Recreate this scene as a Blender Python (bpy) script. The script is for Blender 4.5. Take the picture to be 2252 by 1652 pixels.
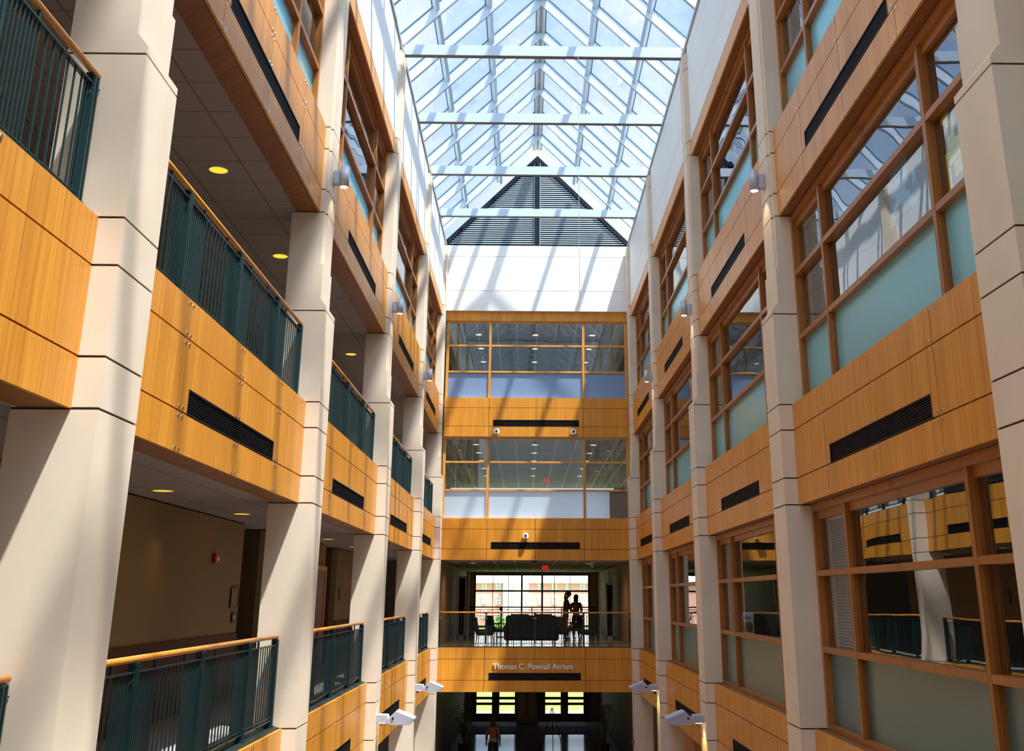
import bpy, bmesh, math, random
from mathutils import Vector, Matrix
random.seed(7)
for o in list(bpy.data.objects): bpy.data.objects.remove(o, do_unlink=True)
SC = bpy.context.scene
COL = SC.collection
PI = math.pi

# ------------------------------------------------------------------ camera
cam_d = bpy.data.cameras.new('camera'); cam = bpy.data.objects.new('camera', cam_d); COL.objects.link(cam)
_p, _y, _r = 0.3202511374933586, 0.018655886591509997, 0.002490858822232627
_F = Vector((math.sin(_y)*math.cos(_p), math.cos(_y)*math.cos(_p), math.sin(_p)))
_R0 = Vector((math.cos(_y), -math.sin(_y), 0)); _U0 = _R0.cross(_F)
_R = _R0*math.cos(_r) + _U0*math.sin(_r); _U = -_R0*math.sin(_r) + _U0*math.cos(_r)
cam.matrix_world = Matrix(((_R.x, _U.x, -_F.x, 0), (_R.y, _U.y, -_F.y, 0), (_R.z, _U.z, -_F.z, 0), (0, 0, 0, 1)))
cam_d.sensor_fit = 'HORIZONTAL'; cam_d.sensor_width = 36
cam_d.lens = 2336.5066*36/2252
cam_d.shift_x = (1126-1203.693)/2252; cam_d.shift_y = (538.7788-826)/2252
cam_d.clip_start = 0.05; cam_d.clip_end = 1500
SC.camera = cam

# ------------------------------------------------------------------ view, world, sun
SC.view_settings.view_transform = 'Standard'; SC.view_settings.look = 'None'
SC.view_settings.exposure = 0.18; SC.view_settings.gamma = 1.0; SC.view_settings.use_curve_mapping = False
SUN = Vector((-0.31, 0.25, -1.0)).normalized()
sun_d = bpy.data.lights.new('sun', 'SUN'); sun_d.energy = 10.5; sun_d.angle = math.radians(1.4); sun_d.color = (1, .96, .90)
sun = bpy.data.objects.new('sun', sun_d); COL.objects.link(sun)
sun.rotation_euler = SUN.to_track_quat('-Z', 'Y').to_euler(); sun.location = (8, -8, 40)
W = bpy.data.worlds.new('sky'); SC.world = W; W.use_nodes = True
nt = W.node_tree; nt.nodes.clear()
def wn(t, **k):
    n = nt.nodes.new(t)
    for a, b in k.items(): setattr(n, a, b)
    return n
out = wn('ShaderNodeOutputWorld'); bg = wn('ShaderNodeBackground'); tc = wn('ShaderNodeTexCoord')
nz = wn('ShaderNodeTexNoise'); nz.inputs['Scale'].default_value = 3.2; nz.inputs['Detail'].default_value = 7; nz.inputs['Roughness'].default_value = .58
ramp = wn('ShaderNodeValToRGB')
ramp.color_ramp.elements[0].position = .40; ramp.color_ramp.elements[0].color = (.36, .63, 1.0, 1)
ramp.color_ramp.elements[1].position = .60; ramp.color_ramp.elements[1].color = (.93, .97, 1.0, 1)
nt.links.new(tc.outputs['Generated'], nz.inputs['Vector']); nt.links.new(nz.outputs['Fac'], ramp.inputs['Fac'])
dot = wn('ShaderNodeVectorMath', operation='DOT_PRODUCT'); dot.inputs[1].default_value = tuple(-SUN)
nrm = wn('ShaderNodeVectorMath', operation='NORMALIZE'); nt.links.new(tc.outputs['Generated'], nrm.inputs[0]); nt.links.new(nrm.outputs[0], dot.inputs[0])
glow = wn('ShaderNodeMapRange', interpolation_type='SMOOTHSTEP')
glow.inputs['From Min'].default_value = .50; glow.inputs['From Max'].default_value = 1.0; glow.inputs['To Min'].default_value = .95; glow.inputs['To Max'].default_value = 4.0
nt.links.new(dot.outputs['Value'], glow.inputs['Value'])
nt.links.new(ramp.outputs['Color'], bg.inputs['Color']); nt.links.new(glow.outputs['Result'], bg.inputs['Strength'])
nt.links.new(bg.outputs[0], out.inputs['Surface'])

# ------------------------------------------------------------------ materials
MATS = {}
def mat(name, color, rough=.6, metal=0, spec=.5, emit=None, estr=0, noise=None, bump=None, alpha=None, trans=0):
    m = bpy.data.materials.new(name); m.use_nodes = True; MATS[name] = m
    t = m.node_tree; b = t.nodes['Principled BSDF']
    b.inputs['Base Color'].default_value = (*color, 1); b.inputs['Roughness'].default_value = rough
    b.inputs['Metallic'].default_value = metal; b.inputs['Specular IOR Level'].default_value = spec
    if trans: b.inputs['Transmission Weight'].default_value = trans
    if emit: b.inputs['Emission Color'].default_value = (*emit, 1); b.inputs['Emission Strength'].default_value = estr
    if noise:  # (scale, amount)
        c = t.nodes.new('ShaderNodeTexCoord'); n = t.nodes.new('ShaderNodeTexNoise'); n.inputs['Scale'].default_value = noise[0]; n.inputs['Detail'].default_value = 5
        r = t.nodes.new('ShaderNodeMapRange'); r.inputs['From Min'].default_value = .3; r.inputs['From Max'].default_value = .7
        r.inputs['To Min'].default_value = 1-noise[1]; r.inputs['To Max'].default_value = 1+noise[1]
        mx = t.nodes.new('ShaderNodeVectorMath'); mx.operation = 'SCALE'; mx.inputs[0].default_value = color
        t.links.new(c.outputs['Object'], n.inputs['Vector']); t.links.new(n.outputs['Fac'], r.inputs['Value'])
        t.links.new(r.outputs[0], mx.inputs['Scale']); t.links.new(mx.outputs[0], b.inputs['Base Color'])
        if bump:
            bp = t.nodes.new('ShaderNodeBump'); bp.inputs['Strength'].default_value = bump; bp.inputs['Distance'].default_value = .01
            t.links.new(n.outputs['Fac'], bp.inputs['Height']); t.links.new(bp.outputs[0], b.inputs['Normal'])
    return m
def wood(name, c1, c2, rough=.38, band=.24, vert=True, spec=.4):
    m = bpy.data.materials.new(name); m.use_nodes = True; MATS[name] = m
    t = m.node_tree; b = t.nodes['Principled BSDF']; b.inputs['Roughness'].default_value = rough; b.inputs['Specular IOR Level'].default_value = spec
    tc = t.nodes.new('ShaderNodeTexCoord'); sx = t.nodes.new('ShaderNodeSeparateXYZ'); t.links.new(tc.outputs['Object'], sx.inputs[0])
    def math_(op, a, bb):
        n = t.nodes.new('ShaderNodeMath'); n.operation = op
        for i, v in enumerate((a, bb)):
            if isinstance(v, (int, float)): n.inputs[i].default_value = v
            elif v is not None: t.links.new(v, n.inputs[i])
        return n.outputs[0]
    al = math_('ADD', sx.outputs['X'], sx.outputs['Y']) if vert else sx.outputs['Z']
    ac = sx.outputs['Z'] if vert else math_('ADD', sx.outputs['X'], sx.outputs['Y'])
    info = t.nodes.new('ShaderNodeObjectInfo')
    cb = t.nodes.new('ShaderNodeCombineXYZ')
    t.links.new(math_('MULTIPLY', al, 26.0), cb.inputs[0]); t.links.new(math_('MULTIPLY', ac, .8), cb.inputs[1]); t.links.new(math_('MULTIPLY', info.outputs['Random'], 40.0), cb.inputs[2])
    n1 = t.nodes.new('ShaderNodeTexNoise'); n1.inputs['Scale'].default_value = 1.0; n1.inputs['Detail'].default_value = 4; t.links.new(cb.outputs[0], n1.inputs['Vector'])
    n3 = t.nodes.new('ShaderNodeTexNoise'); n3.inputs['Scale'].default_value = 1.1; n3.inputs['Detail'].default_value = 2
    t.links.new(tc.outputs['Object'], n3.inputs['Vector'])
    leaf = t.nodes.new('ShaderNodeTexWhiteNoise'); leaf.noise_dimensions = '1D'
    lf = math_('ADD', math_('FLOOR', math_('DIVIDE', al, band), 0), math_('MULTIPLY', info.outputs['Random'], 91.0))
    t.links.new(lf, leaf.inputs['W'])
    # thin seam between veneer leaves
    fr = math_('FRACT', math_('DIVIDE', al, band), 0)
    seam = math_('LESS_THAN', fr, .035)
    f = math_('ADD', math_('MULTIPLY', n1.outputs['Fac'], .75), math_('MULTIPLY', leaf.outputs['Value'], .13))
    f = math_('ADD', f, math_('MULTIPLY', n3.outputs['Fac'], .25)); f = math_('SUBTRACT', f, .06)
    r = t.nodes.new('ShaderNodeValToRGB'); r.color_ramp.elements[0].position = .25; r.color_ramp.elements[0].color = (*c1, 1)
    r.color_ramp.elements[1].position = .72; r.color_ramp.elements[1].color = (*c2, 1)
    t.links.new(f, r.inputs['Fac'])
    mx = t.nodes.new('ShaderNodeMixRGB'); mx.blend_type = 'MULTIPLY'; mx.inputs['Color2'].default_value = (.72, .62, .5, 1)
    t.links.new(math_('MULTIPLY', seam, .8), mx.inputs['Fac']); t.links.new(r.outputs[0], mx.inputs['Color1'])
    t.links.new(mx.outputs[0], b.inputs['Base Color'])
    return m
def glass(name, tint, ior=1.8, rough=0.0, wav=.012):
    m = bpy.data.materials.new(name); m.use_nodes = True; MATS[name] = m
    t = m.node_tree; t.nodes.clear(); o = t.nodes.new('ShaderNodeOutputMaterial')
    tr = t.nodes.new('ShaderNodeBsdfTransparent'); tr.inputs['Color'].default_value = (*tint, 1)
    gl = t.nodes.new('ShaderNodeBsdfGlossy'); gl.inputs['Roughness'].default_value = rough; gl.inputs['Color'].default_value = (.95, .97, 1, 1)
    fr = t.nodes.new('ShaderNodeFresnel'); fr.inputs['IOR'].default_value = ior
    if wav:
        tc = t.nodes.new('ShaderNodeTexCoord'); n = t.nodes.new('ShaderNodeTexNoise'); n.inputs['Scale'].default_value = 1.3; n.inputs['Detail'].default_value = 0
        bp = t.nodes.new('ShaderNodeBump'); bp.inputs['Strength'].default_value = 1; bp.inputs['Distance'].default_value = wav
        t.links.new(tc.outputs['Object'], n.inputs['Vector']); t.links.new(n.outputs['Fac'], bp.inputs['Height']); t.links.new(bp.outputs[0], gl.inputs['Normal'])
    geo = t.nodes.new('ShaderNodeNewGeometry'); inv = t.nodes.new('ShaderNodeMath'); inv.operation = 'SUBTRACT'; inv.inputs[0].default_value = 1
    t.links.new(geo.outputs['Backfacing'], inv.inputs[1])
    ml = t.nodes.new('ShaderNodeMath'); ml.operation = 'MULTIPLY'; t.links.new(fr.outputs[0], ml.inputs[0]); t.links.new(inv.outputs[0], ml.inputs[1])
    mx = t.nodes.new('ShaderNodeMixShader'); t.links.new(ml.outputs[0], mx.inputs[0]); t.links.new(tr.outputs[0], mx.inputs[1]); t.links.new(gl.outputs[0], mx.inputs[2])
    t.links.new(mx.outputs[0], o.inputs['Surface'])
    return m
def frosted(name, color, trans_w=.45, rough=.25, ior=1.5, gtint=(1, 1, 1)):
    m = bpy.data.materials.new(name); m.use_nodes = True; MATS[name] = m
    t = m.node_tree; t.nodes.clear(); o = t.nodes.new('ShaderNodeOutputMaterial')
    d = t.nodes.new('ShaderNodeBsdfDiffuse'); d.inputs['Color'].default_value = (*color, 1)
    tl = t.nodes.new('ShaderNodeBsdfRefraction'); tl.inputs['Color'].default_value = (*[c**.5 for c in color], 1); tl.inputs['Roughness'].default_value = .42; tl.inputs['IOR'].default_value = 1.2
    gl = t.nodes.new('ShaderNodeBsdfGlossy'); gl.inputs['Roughness'].default_value = rough; gl.inputs['Color'].default_value = (*gtint, 1)
    m1 = t.nodes.new('ShaderNodeMixShader'); m1.inputs[0].default_value = trans_w; t.links.new(d.outputs[0], m1.inputs[1]); t.links.new(tl.outputs[0], m1.inputs[2])
    fr = t.nodes.new('ShaderNodeFresnel'); fr.inputs['IOR'].default_value = ior
    m2 = t.nodes.new('ShaderNodeMixShader'); t.links.new(fr.outputs[0], m2.inputs[0]); t.links.new(m1.outputs[0], m2.inputs[1]); t.links.new(gl.outputs[0], m2.inputs[2])
    t.links.new(m2.outputs[0], o.inputs['Surface'])
    return m
def tiles(name, color, line, sx_, sy_, rough=.9, lw=.02, spec=.2, soft=0):
    m = bpy.data.materials.new(name); m.use_nodes = True; MATS[name] = m
    t = m.node_tree; b = t.nodes['Principled BSDF']; b.inputs['Roughness'].default_value = rough; b.inputs['Specular IOR Level'].default_value = spec
    tc = t.nodes.new('ShaderNodeTexCoord'); sx = t.nodes.new('ShaderNodeSeparateXYZ'); t.links.new(tc.outputs['Object'], sx.inputs[0])
    outs = []
    for ax, s in (('X', sx_), ('Y', sy_)):
        dv = t.nodes.new('ShaderNodeMath'); dv.operation = 'DIVIDE'; dv.inputs[1].default_value = s; t.links.new(sx.outputs[ax], dv.inputs[0])
        fr = t.nodes.new('ShaderNodeMath'); fr.operation = 'FRACT'; t.links.new(dv.outputs[0], fr.inputs[0])
        lt = t.nodes.new('ShaderNodeMath'); lt.operation = 'LESS_THAN'; lt.inputs[1].default_value = lw/s; t.links.new(fr.outputs[0], lt.inputs[0]); outs.append(lt.outputs[0])
    mxm = t.nodes.new('ShaderNodeMath'); mxm.operation = 'MAXIMUM'; t.links.new(outs[0], mxm.inputs[0]); t.links.new(outs[1], mxm.inputs[1])
    mx = t.nodes.new('ShaderNodeMixRGB'); mx.inputs['Color1'].default_value = (*color, 1); mx.inputs['Color2'].default_value = (*line, 1)
    t.links.new(mxm.outputs[0], mx.inputs['Fac']); t.links.new(mx.outputs[0], b.inputs['Base Color'])
    return m

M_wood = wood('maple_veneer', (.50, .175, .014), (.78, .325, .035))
M_woodc = wood('maple_solid', (.60, .22, .03), (.80, .37, .07), rough=.4, band=3.0)
M_frame = wood('window_frame_wood', (.27, .088, .016), (.42, .155, .03), rough=.35, band=5.0)
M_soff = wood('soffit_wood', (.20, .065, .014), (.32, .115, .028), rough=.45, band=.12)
M_rail = mat('handrail_wood', (.70, .27, .035), .28, noise=(9, .12))
M_wains = wood('dark_wainscot_wood', (.07, .022, .008), (.12, .04, .014), rough=.5, spec=.2)
M_stone = mat('cream_cast_stone', (.77, .62, .47), .55, spec=.35, noise=(1.6, .05), bump=.15)
M_joint = mat('brown_joint_sealant', (.05, .03, .02), .8)
M_white = mat('white_wall_panel', (.83, .81, .77), .5, noise=(.7, .03))
M_steel = mat('white_painted_steel', (.56, .65, .75), .3, spec=.6)
M_ridge = mat('grey_ridge_metal', (.42, .44, .44), .35, metal=.3)
M_gask_shade = mat('blue_grey_gasket_and_shade', (.03, .10, .17), .5)
M_green = mat('dark_green_painted_steel', (.006, .028, .029), .4, spec=.6)
M_purl = mat('blue_grey_purlin_metal', (.36, .46, .55), .4)
M_navy = mat('navy_painted_metal', (.004, .008, .018), .6, spec=.2)
M_slat = mat('pale_louvre_slat', (.52, .60, .64), .6)
M_black = mat('black_metal_grille', (.006, .006, .010), .6, spec=.25)
M_blackp = mat('black_plastic', (.02, .02, .022), .4)
M_fabric = mat('black_upholstery', (.018, .017, .02), .7, noise=(14, .2))
M_chrome = mat('chrome', (.7, .7, .72), .18, metal=1)
M_alu = mat('silver_painted_metal', (.46, .47, .55), .4, metal=.2)
M_ceil = tiles('ceiling_tile', (.34, .275, .225), (.19, .15, .12), .75, .75, lw=.022)
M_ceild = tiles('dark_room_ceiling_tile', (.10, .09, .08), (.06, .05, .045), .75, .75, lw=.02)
M_ceilf = tiles('lobby_ceiling_tile', (.30, .27, .24), (.85, .80, .74), .75, 2.4, lw=.035)
M_floor = tiles('polished_terrazzo', (.50, .45, .42), (.36, .32, .30), 1.2, 1.2, rough=.12, lw=.012, spec=.8)
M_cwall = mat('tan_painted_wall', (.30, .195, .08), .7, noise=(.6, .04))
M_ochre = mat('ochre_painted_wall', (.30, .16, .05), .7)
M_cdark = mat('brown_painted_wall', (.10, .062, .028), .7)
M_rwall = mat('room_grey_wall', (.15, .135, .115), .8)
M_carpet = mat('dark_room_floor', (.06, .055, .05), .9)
M_glass = glass('window_glass', (.86, .88, .88), 3.1, wav=.0025)
M_glassw = glass('far_window_glass', (.93, .94, .95), 2.1, wav=.002)
M_glassf = glass('lobby_glass', (.97, .97, .97), 1.5, wav=0)
M_sky = glass('skylight_glass', (.93, .97, 1.0), 1.3, wav=0)
M_frost = frosted('lit_teal_frosted_glass', (.34, .74, .88), .3, .24, 2.4, (.62, .93, 1.0))  # upper storeys: skylight brightness is put into the teal colour
M_frost_shaded = frosted('shaded_teal_frosted_glass', (.09, .165, .165), .3, .3, 1.9, (.8, .98, 1.0))  # same teal glass for the lowest row, its dimmer light painted in as darker colour
M_frostb = frosted('blue_frosted_glass', (.42, .58, .88), .6)
M_frost_backlit = frosted('backlit_blue_frosted_glass', (.82, .90, 1.0), .6)  # daylight from the room behind is painted in as a paler colour
M_frostg = frosted('grey_frosted_glass', (.22, .17, .14), .2)
M_lampy = mat('amber_lamp_lens', (.9, .6, .1), .4, emit=(1.0, .52, .02), estr=1.25)
M_lampw = mat('warm_white_lamp', (1, .9, .7), .4, emit=(1.0, .78, .50), estr=4)
M_lampc = mat('soft_lamp_lens', (1, .85, .6), .4, emit=(1.0, .80, .52), estr=1.3)
M_red = mat('red_enamel', (.45, .01, .012), .35)
M_wplast = mat('white_plastic', (.85, .85, .85), .4)
M_letter = mat('brushed_silver_letters', (.92, .90, .85), .3, metal=.1)
M_skin = mat('skin', (.42, .24, .16), .5)
M_hair = mat('dark_hair', (.016, .010, .008), .5)
M_hairb = mat('brown_hair', (.06, .025, .012), .5)
M_top1 = mat('olive_cotton', (.12, .085, .035), .8)
M_top2 = mat('brown_cotton', (.16, .09, .05), .8)
M_top3 = mat('rust_cotton', (.26, .10, .035), .8)
M_jean = mat('dark_denim', (.012, .014, .022), .8)
M_shoe = mat('black_leather', (.012, .012, .012), .4)
M_grass = mat('lawn_grass', (.21, .29, .05), .9, noise=(.6, .25))
M_leaf = mat('tree_leaves', (.16, .30, .05), .8, noise=(3, .3))
M_bark = mat('tree_bark', (.10, .07, .05), .9)
M_path = mat('pink_paving', (.50, .34, .31), .9, noise=(1, .08))
M_mat_ = mat('dark_entrance_mat', (.012, .012, .016), .95)
M_paper = mat('white_poster_paper', (.66, .70, .82), .6)
M_olive = mat('olive_green_ink', (.10, .10, .01), .6)
M_brownink = mat('brown_ink', (.20, .06, .01), .6)
M_blueink = mat('blue_ink', (.08, .20, .55), .6)
M_noteb = mat('blue_paper_note', (.10, .50, .80), .7)
M_notey = mat('yellow_paper_note', (.85, .75, .06), .7)
M_blind = mat('grey_blind_slats', (.40, .37, .32), .6)
M_amber = mat('amber_display_panel', (.30, .17, .03), .5)
M_redsign = mat('red_lit_sign', (.6, .02, .02), .4, emit=(1, .03, .02), estr=.35)
M_trimw = mat('white_trim_paint', (.70, .66, .60), .5)

M_brick = mat('pink_brick', (.86, .42, .40), .9, noise=(.5, .05))

# ------------------------------------------------------------------ geometry helpers
class MB:
    def __init__(s): s.v = []; s.f = []; s.m = []; s.mi = 0
    def poly(s, pts, faces):
        n = len(s.v); s.v += [tuple(p) for p in pts]
        for f in faces: s.f.append([i+n for i in f]); s.m.append(s.mi)
        return s
    def box(s, x0, x1, y0, y1, z0, z1):
        if x0 > x1: x0, x1 = x1, x0
        if y0 > y1: y0, y1 = y1, y0
        if z0 > z1: z0, z1 = z1, z0
        return s.poly([(x0,y0,z0),(x1,y0,z0),(x1,y1,z0),(x0,y1,z0),(x0,y0,z1),(x1,y0,z1),(x1,y1,z1),(x0,y1,z1)],
                      [(0,3,2,1),(4,5,6,7),(0,1,5,4),(1,2,6,5),(2,3,7,6),(3,0,4,7)])
    def loft(s, a, b):  # two rings of equal length (bottom, top)
        n = len(a)
        fs = [tuple(range(n))[::-1], tuple(range(n, 2*n))] + [(i, (i+1) % n, n+(i+1) % n, n+i) for i in range(n)]
        return s.poly(list(a)+list(b), fs)
    def prism(s, pts2, axis, a, b):  # polygon in the plane across axis
        def put(p, t):
            return {'x': (t, p[0], p[1]), 'y': (p[0], t, p[1]), 'z': (p[0], p[1], t)}[axis]
        return s.loft([put(p, a) for p in pts2], [put(p, b) for p in pts2])
    def cyl(s, c0, c1, r0, r1=None, n=16):
        r1 = r0 if r1 is None else r1
        c0 = Vector(c0); c1 = Vector(c1); d = (c1-c0).normalized()
        u = d.orthogonal().normalized(); w = d.cross(u)
        ring = lambda c, r: [tuple(c+(u*math.cos(2*PI*i/n)+w*math.sin(2*PI*i/n))*r) for i in range(n)]
        return s.loft(ring(c0, r0), ring(c1, r1))
    def tube(s, pts, r, n=8):
        for a, b in zip(pts[:-1], pts[1:]): s.cyl(a, b, r, n=n)
        return s
    def ball(s, c, rx, ry=None, rz=None, n=12, k=8):
        ry = ry or rx; rz = rz or rx; pts = []; fs = []
        for j in range(k+1):
            th = PI*j/k
            for i in range(n): pts.append((c[0]+rx*math.sin(th)*math.cos(2*PI*i/n), c[1]+ry*math.sin(th)*math.sin(2*PI*i/n), c[2]+rz*math.cos(th)))
        for j in range(k):
            for i in range(n): fs.append((j*n+i, (j+1)*n+i, (j+1)*n+(i+1) % n, j*n+(i+1) % n))
        return s.poly(pts, fs)
    def mesh(s, name, *mats):
        me = bpy.data.meshes.new(name); me.from_pydata(s.v, [], s.f)
        for m in mats: me.materials.append(m)
        me.polygons.foreach_set('material_index', s.m)
        bm = bmesh.new(); bm.from_mesh(me); bmesh.ops.recalc_face_normals(bm, faces=bm.faces); bm.to_mesh(me); bm.free()
        return me
def bevel(me, w, seg=2):
    bm = bmesh.new(); bm.from_mesh(me); bmesh.ops.remove_doubles(bm, verts=bm.verts, dist=1e-5)
    bmesh.ops.bevel(bm, geom=list(bm.edges), offset=w, segments=seg, affect='EDGES', clamp_overlap=True)
    bm.to_mesh(me); bm.free(); return me
def smooth(me):
    for p in me.polygons: p.use_smooth = True
    return me
def link(name, me, parent=None, loc=(0, 0, 0)):
    o = bpy.data.objects.new(name, me); COL.objects.link(o); o.location = loc
    if parent: o.parent = parent
    return o
def thing(name, label, cat, loc=(0, 0, 0), group=None, me=None, kind=None, rz=0):
    o = bpy.data.objects.new(name, me); COL.objects.link(o); o.location = loc; o.rotation_euler = (0, 0, rz)
    o['label'] = label; o['category'] = cat
    if group: o['group'] = group
    if kind: o['kind'] = kind
    if me is None: o.empty_display_size = .2
    return o
def struct(name, me, label, cat, loc=(0, 0, 0)):
    return thing(name, label, cat, loc, me=me, kind='structure')
def ub(x0, x1, y0, y1, z0, z1, m, nm='m'):  # box mesh about its own base centre -> (mesh, loc)
    cx, cy = (x0+x1)/2, (y0+y1)/2
    return MB().box(x0-cx, x1-cx, y0-cy, y1-cy, 0, z1-z0).mesh(nm, m), (cx, cy, z0)
def sbox(name, x0, x1, y0, y1, z0, z1, m, label, cat):
    me, loc = ub(x0, x1, y0, y1, z0, z1, m, name); return struct(name, me, label, cat, loc)

# ------------------------------------------------------------------ layout numbers
CX = .32
def SX(s, o): return CX + s*o          # s=-1 left row, +1 right row; o = offset from the atrium's centre line
YN = [-.363, 7.256, 14.872, 22.522, 30.188, 37.248]; CW = .733
BAYS = [(YN[i]+CW, YN[i+1]) for i in range(5)]
ORD = ['nearest', 'second', 'third', 'fourth', 'fifth', 'sixth']
O_COL, O_UP, O_SP, O_WIN, O_SOF = 3.23, 3.32, 3.415, 3.58, 3.765
FL = {1: -5.80, 2: -1.60, 3: 2.59, 4: 6.80}
TOPZ = 12.31
SIDE = {-1: 'left', 1: 'right'}
BAYN = ['beside the camera', 'between nearest and second columns', 'between second and third columns', 'between third and fourth columns', 'between fourth and fifth columns']

# ------------------------------------------------------------------ columns
JZ = [-2.98, -2.63, -1.96, -1.60, 1.21, 1.57, 2.23, 2.59, 3.91, 5.42, 5.78, 6.44, 6.80, 9.68, 10.04, 11.90]
def column_mesh(s):
    b = MB()
    def ring(z, o, notch=False, inset=0.0):
        y0, y1 = inset, CW-inset; f = s*(o-inset*1.0); f = s*(o+inset); bk = s*(O_SOF+.06)
        if notch:
            g = s*(o+.032+inset)
            pts = [(bk, y0), (g, y0), (g, y0+.10), (f, y0+.10), (f, y1-.10), (g, y1-.10), (g, y1), (bk, y1)]
        else: pts = [(bk, y0), (f, y0), (f, y1), (bk, y1)]
        return [(x, y, z) for x, y in pts]
    zs = [FL[1]] + JZ + [TOPZ]
    g = .009
    for a, c in zip(zs[:-1], zs[1:]):
        lo = a + (g if a != zs[0] else 0); hi = c - (g if c != zs[-1] else 0)
        b.mi = 0
        if c <= 3.92: b.loft(ring(lo, O_COL), ring(hi, O_COL))
        elif a < 4:
            b.loft(ring(lo, O_COL), ring(3.98, O_COL)); b.loft(ring(3.98, O_COL), ring(4.09, O_UP)); b.loft(ring(4.09, O_UP), ring(4.62, O_UP)); b.loft(ring(4.62, O_UP, True), ring(hi, O_UP, True))
        else: b.loft(ring(lo, O_UP, True), ring(hi, O_UP, True))
        if c != zs[-1]:
            b.mi = 1; o = O_COL if c < 4 else O_UP
            b.loft(ring(c-g, o, c > 4.7, .012), ring(c+g, o, c > 4.7, .012))
    return b.mesh('column', M_stone, M_joint)
for s in (-1, 1):
    me = column_mesh(s)
    for i in range(1, 6):
        thing('column', f'cream stone column, {ORD[i-1]} from the camera in the {SIDE[s]} row' if i < 5 else f'cream stone column at the far {SIDE[s]} corner of the atrium', 'column', (CX, YN[i], 0), 'stone columns of the atrium', me)
def dup_(o): return o

# ------------------------------------------------------------------ wooden spandrels with vent grilles
def spandrel_parts(s, L, axis='y'):
    """local frame: origin at bay middle, top of spandrel z=0, along = axis, outward = s"""
    h = L/2; xs = [-h, -1.9, 0, 1.9, h]; rows = [(-1.38, -1.02), (-1.02, -.36), (-.36, 0)]
    def bx(b, a0, a1, o0, o1, z0, z1):
        if axis == 'y': b.box(s*o0, s*o1, a0, a1, z0, z1)
        else: b.box(a0, a1, o0, o1, z0, z1)
    g = .007; p = MB(); bk = MB(); sc = []; VW = 1.72; vz = (-1.02, -.79)
    for r, (z0, z1) in enumerate(rows):
        for a0, a1 in zip(xs[:-1], xs[1:]):
            A0 = a0+(g if a0 > -h else .004); A1 = a1-(g if a1 < h else .004)
            Z0, Z1 = z0+(g if r else 0), z1-(g if r < 2 else 0)
            if r == 1 and abs(a0+a1)/2 < 1.2:
                bx(p, A0, A1, 0, .03, vz[1], Z1)
                if a0 < -1: bx(p, A0, -VW, 0, .03, Z0, vz[1])
                else: bx(p, VW, A1, 0, .03, Z0, vz[1])
            else: bx(p, A0, A1, 0, .03, Z0, Z1)
            for e, sg in ((A0, 1), (A1, -1)):
                for zz in (Z0+.035, Z1-.035):
                    if r == 1 and abs(e) < .1 and zz < -.9: zz = vz[1]+.03
                    if r == 1 and abs(abs(e)-1.9) < .02 and zz < -.9: pass
                    if abs(e) > h-.05: continue
                    q = e+sg*.045
                    sc.append((q, zz))
    bx(bk, -h, h, .045, .35, -1.375, -.004)
    jb = MB(); bx(jb, -h+.002, h-.002, .030, .045, -1.37, -.006)
    fr = MB()
    bx(fr, -VW, VW, -.004, .03, vz[0], vz[0]+.014); bx(fr, -VW, VW, -.004, .03, vz[1]-.014, vz[1])
    bx(fr, -VW, -VW+.014, -.004, .03, vz[0]+.014, vz[1]-.014); bx(fr, VW-.014, VW, -.004, .03, vz[0]+.014, vz[1]-.014)
    lv = MB(); n = 9
    for k in range(n):
        z = vz[0]+.02+(vz[1]-vz[0]-.04)*k/(n-1)
        bx(lv, -VW+.014, VW-.014, .006, .024, z-.005, z+.004)
    return dict(p=p.mesh('panels', M_wood), bk=bk.mesh('soffit_box', M_soff), jb=jb.mesh('joint_backing', M_joint), sc=sc, cap=MB().cyl((s*-.008, 0, 0), (s*.001, 0, 0), .016, .016, 8).mesh('screw_cap', M_chrome), fr=fr.mesh('grille_frame', M_black), lv=lv.mesh('louvres', M_black))
cache = {}
def spandrel(s, y0, y1, z, label):
    L = y1-y0; k = (s, round(L, 3))
    if k not in cache: cache[k] = spandrel_parts(s, L)
    c = cache[k]
    r = thing('wood_spandrel', label, 'wood panelling', (SX(s, O_SP), (y0+y1)/2, z), f'wood panelled spandrels of the {SIDE[s]} side')
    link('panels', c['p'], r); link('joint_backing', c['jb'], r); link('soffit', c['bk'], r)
    if y0 < 18:
        for q, zz in c['sc']: link('screw_cap', c['cap'], r, (0, q, zz))
    v = link('vent_grille', c['fr'], r); v['label'] = 'long black slotted air grille'; link('louvres', c['lv'], v)
    return r
LVN = {2: 'under the second-floor edge', 3: 'under the third-floor edge', 4: 'under the fourth-floor windows'}
for s in (-1, 1):
    for b, (y0, y1) in enumerate(BAYS):
        for lv in (2, 3, 4):
            if b == 0 and lv == 4: continue
            spandrel(s, y0, y1, FL[lv], f'{["lowest","middle","top"][lv-2]} wood band with grille, {SIDE[s]} side, {BAYN[b]}')
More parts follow.
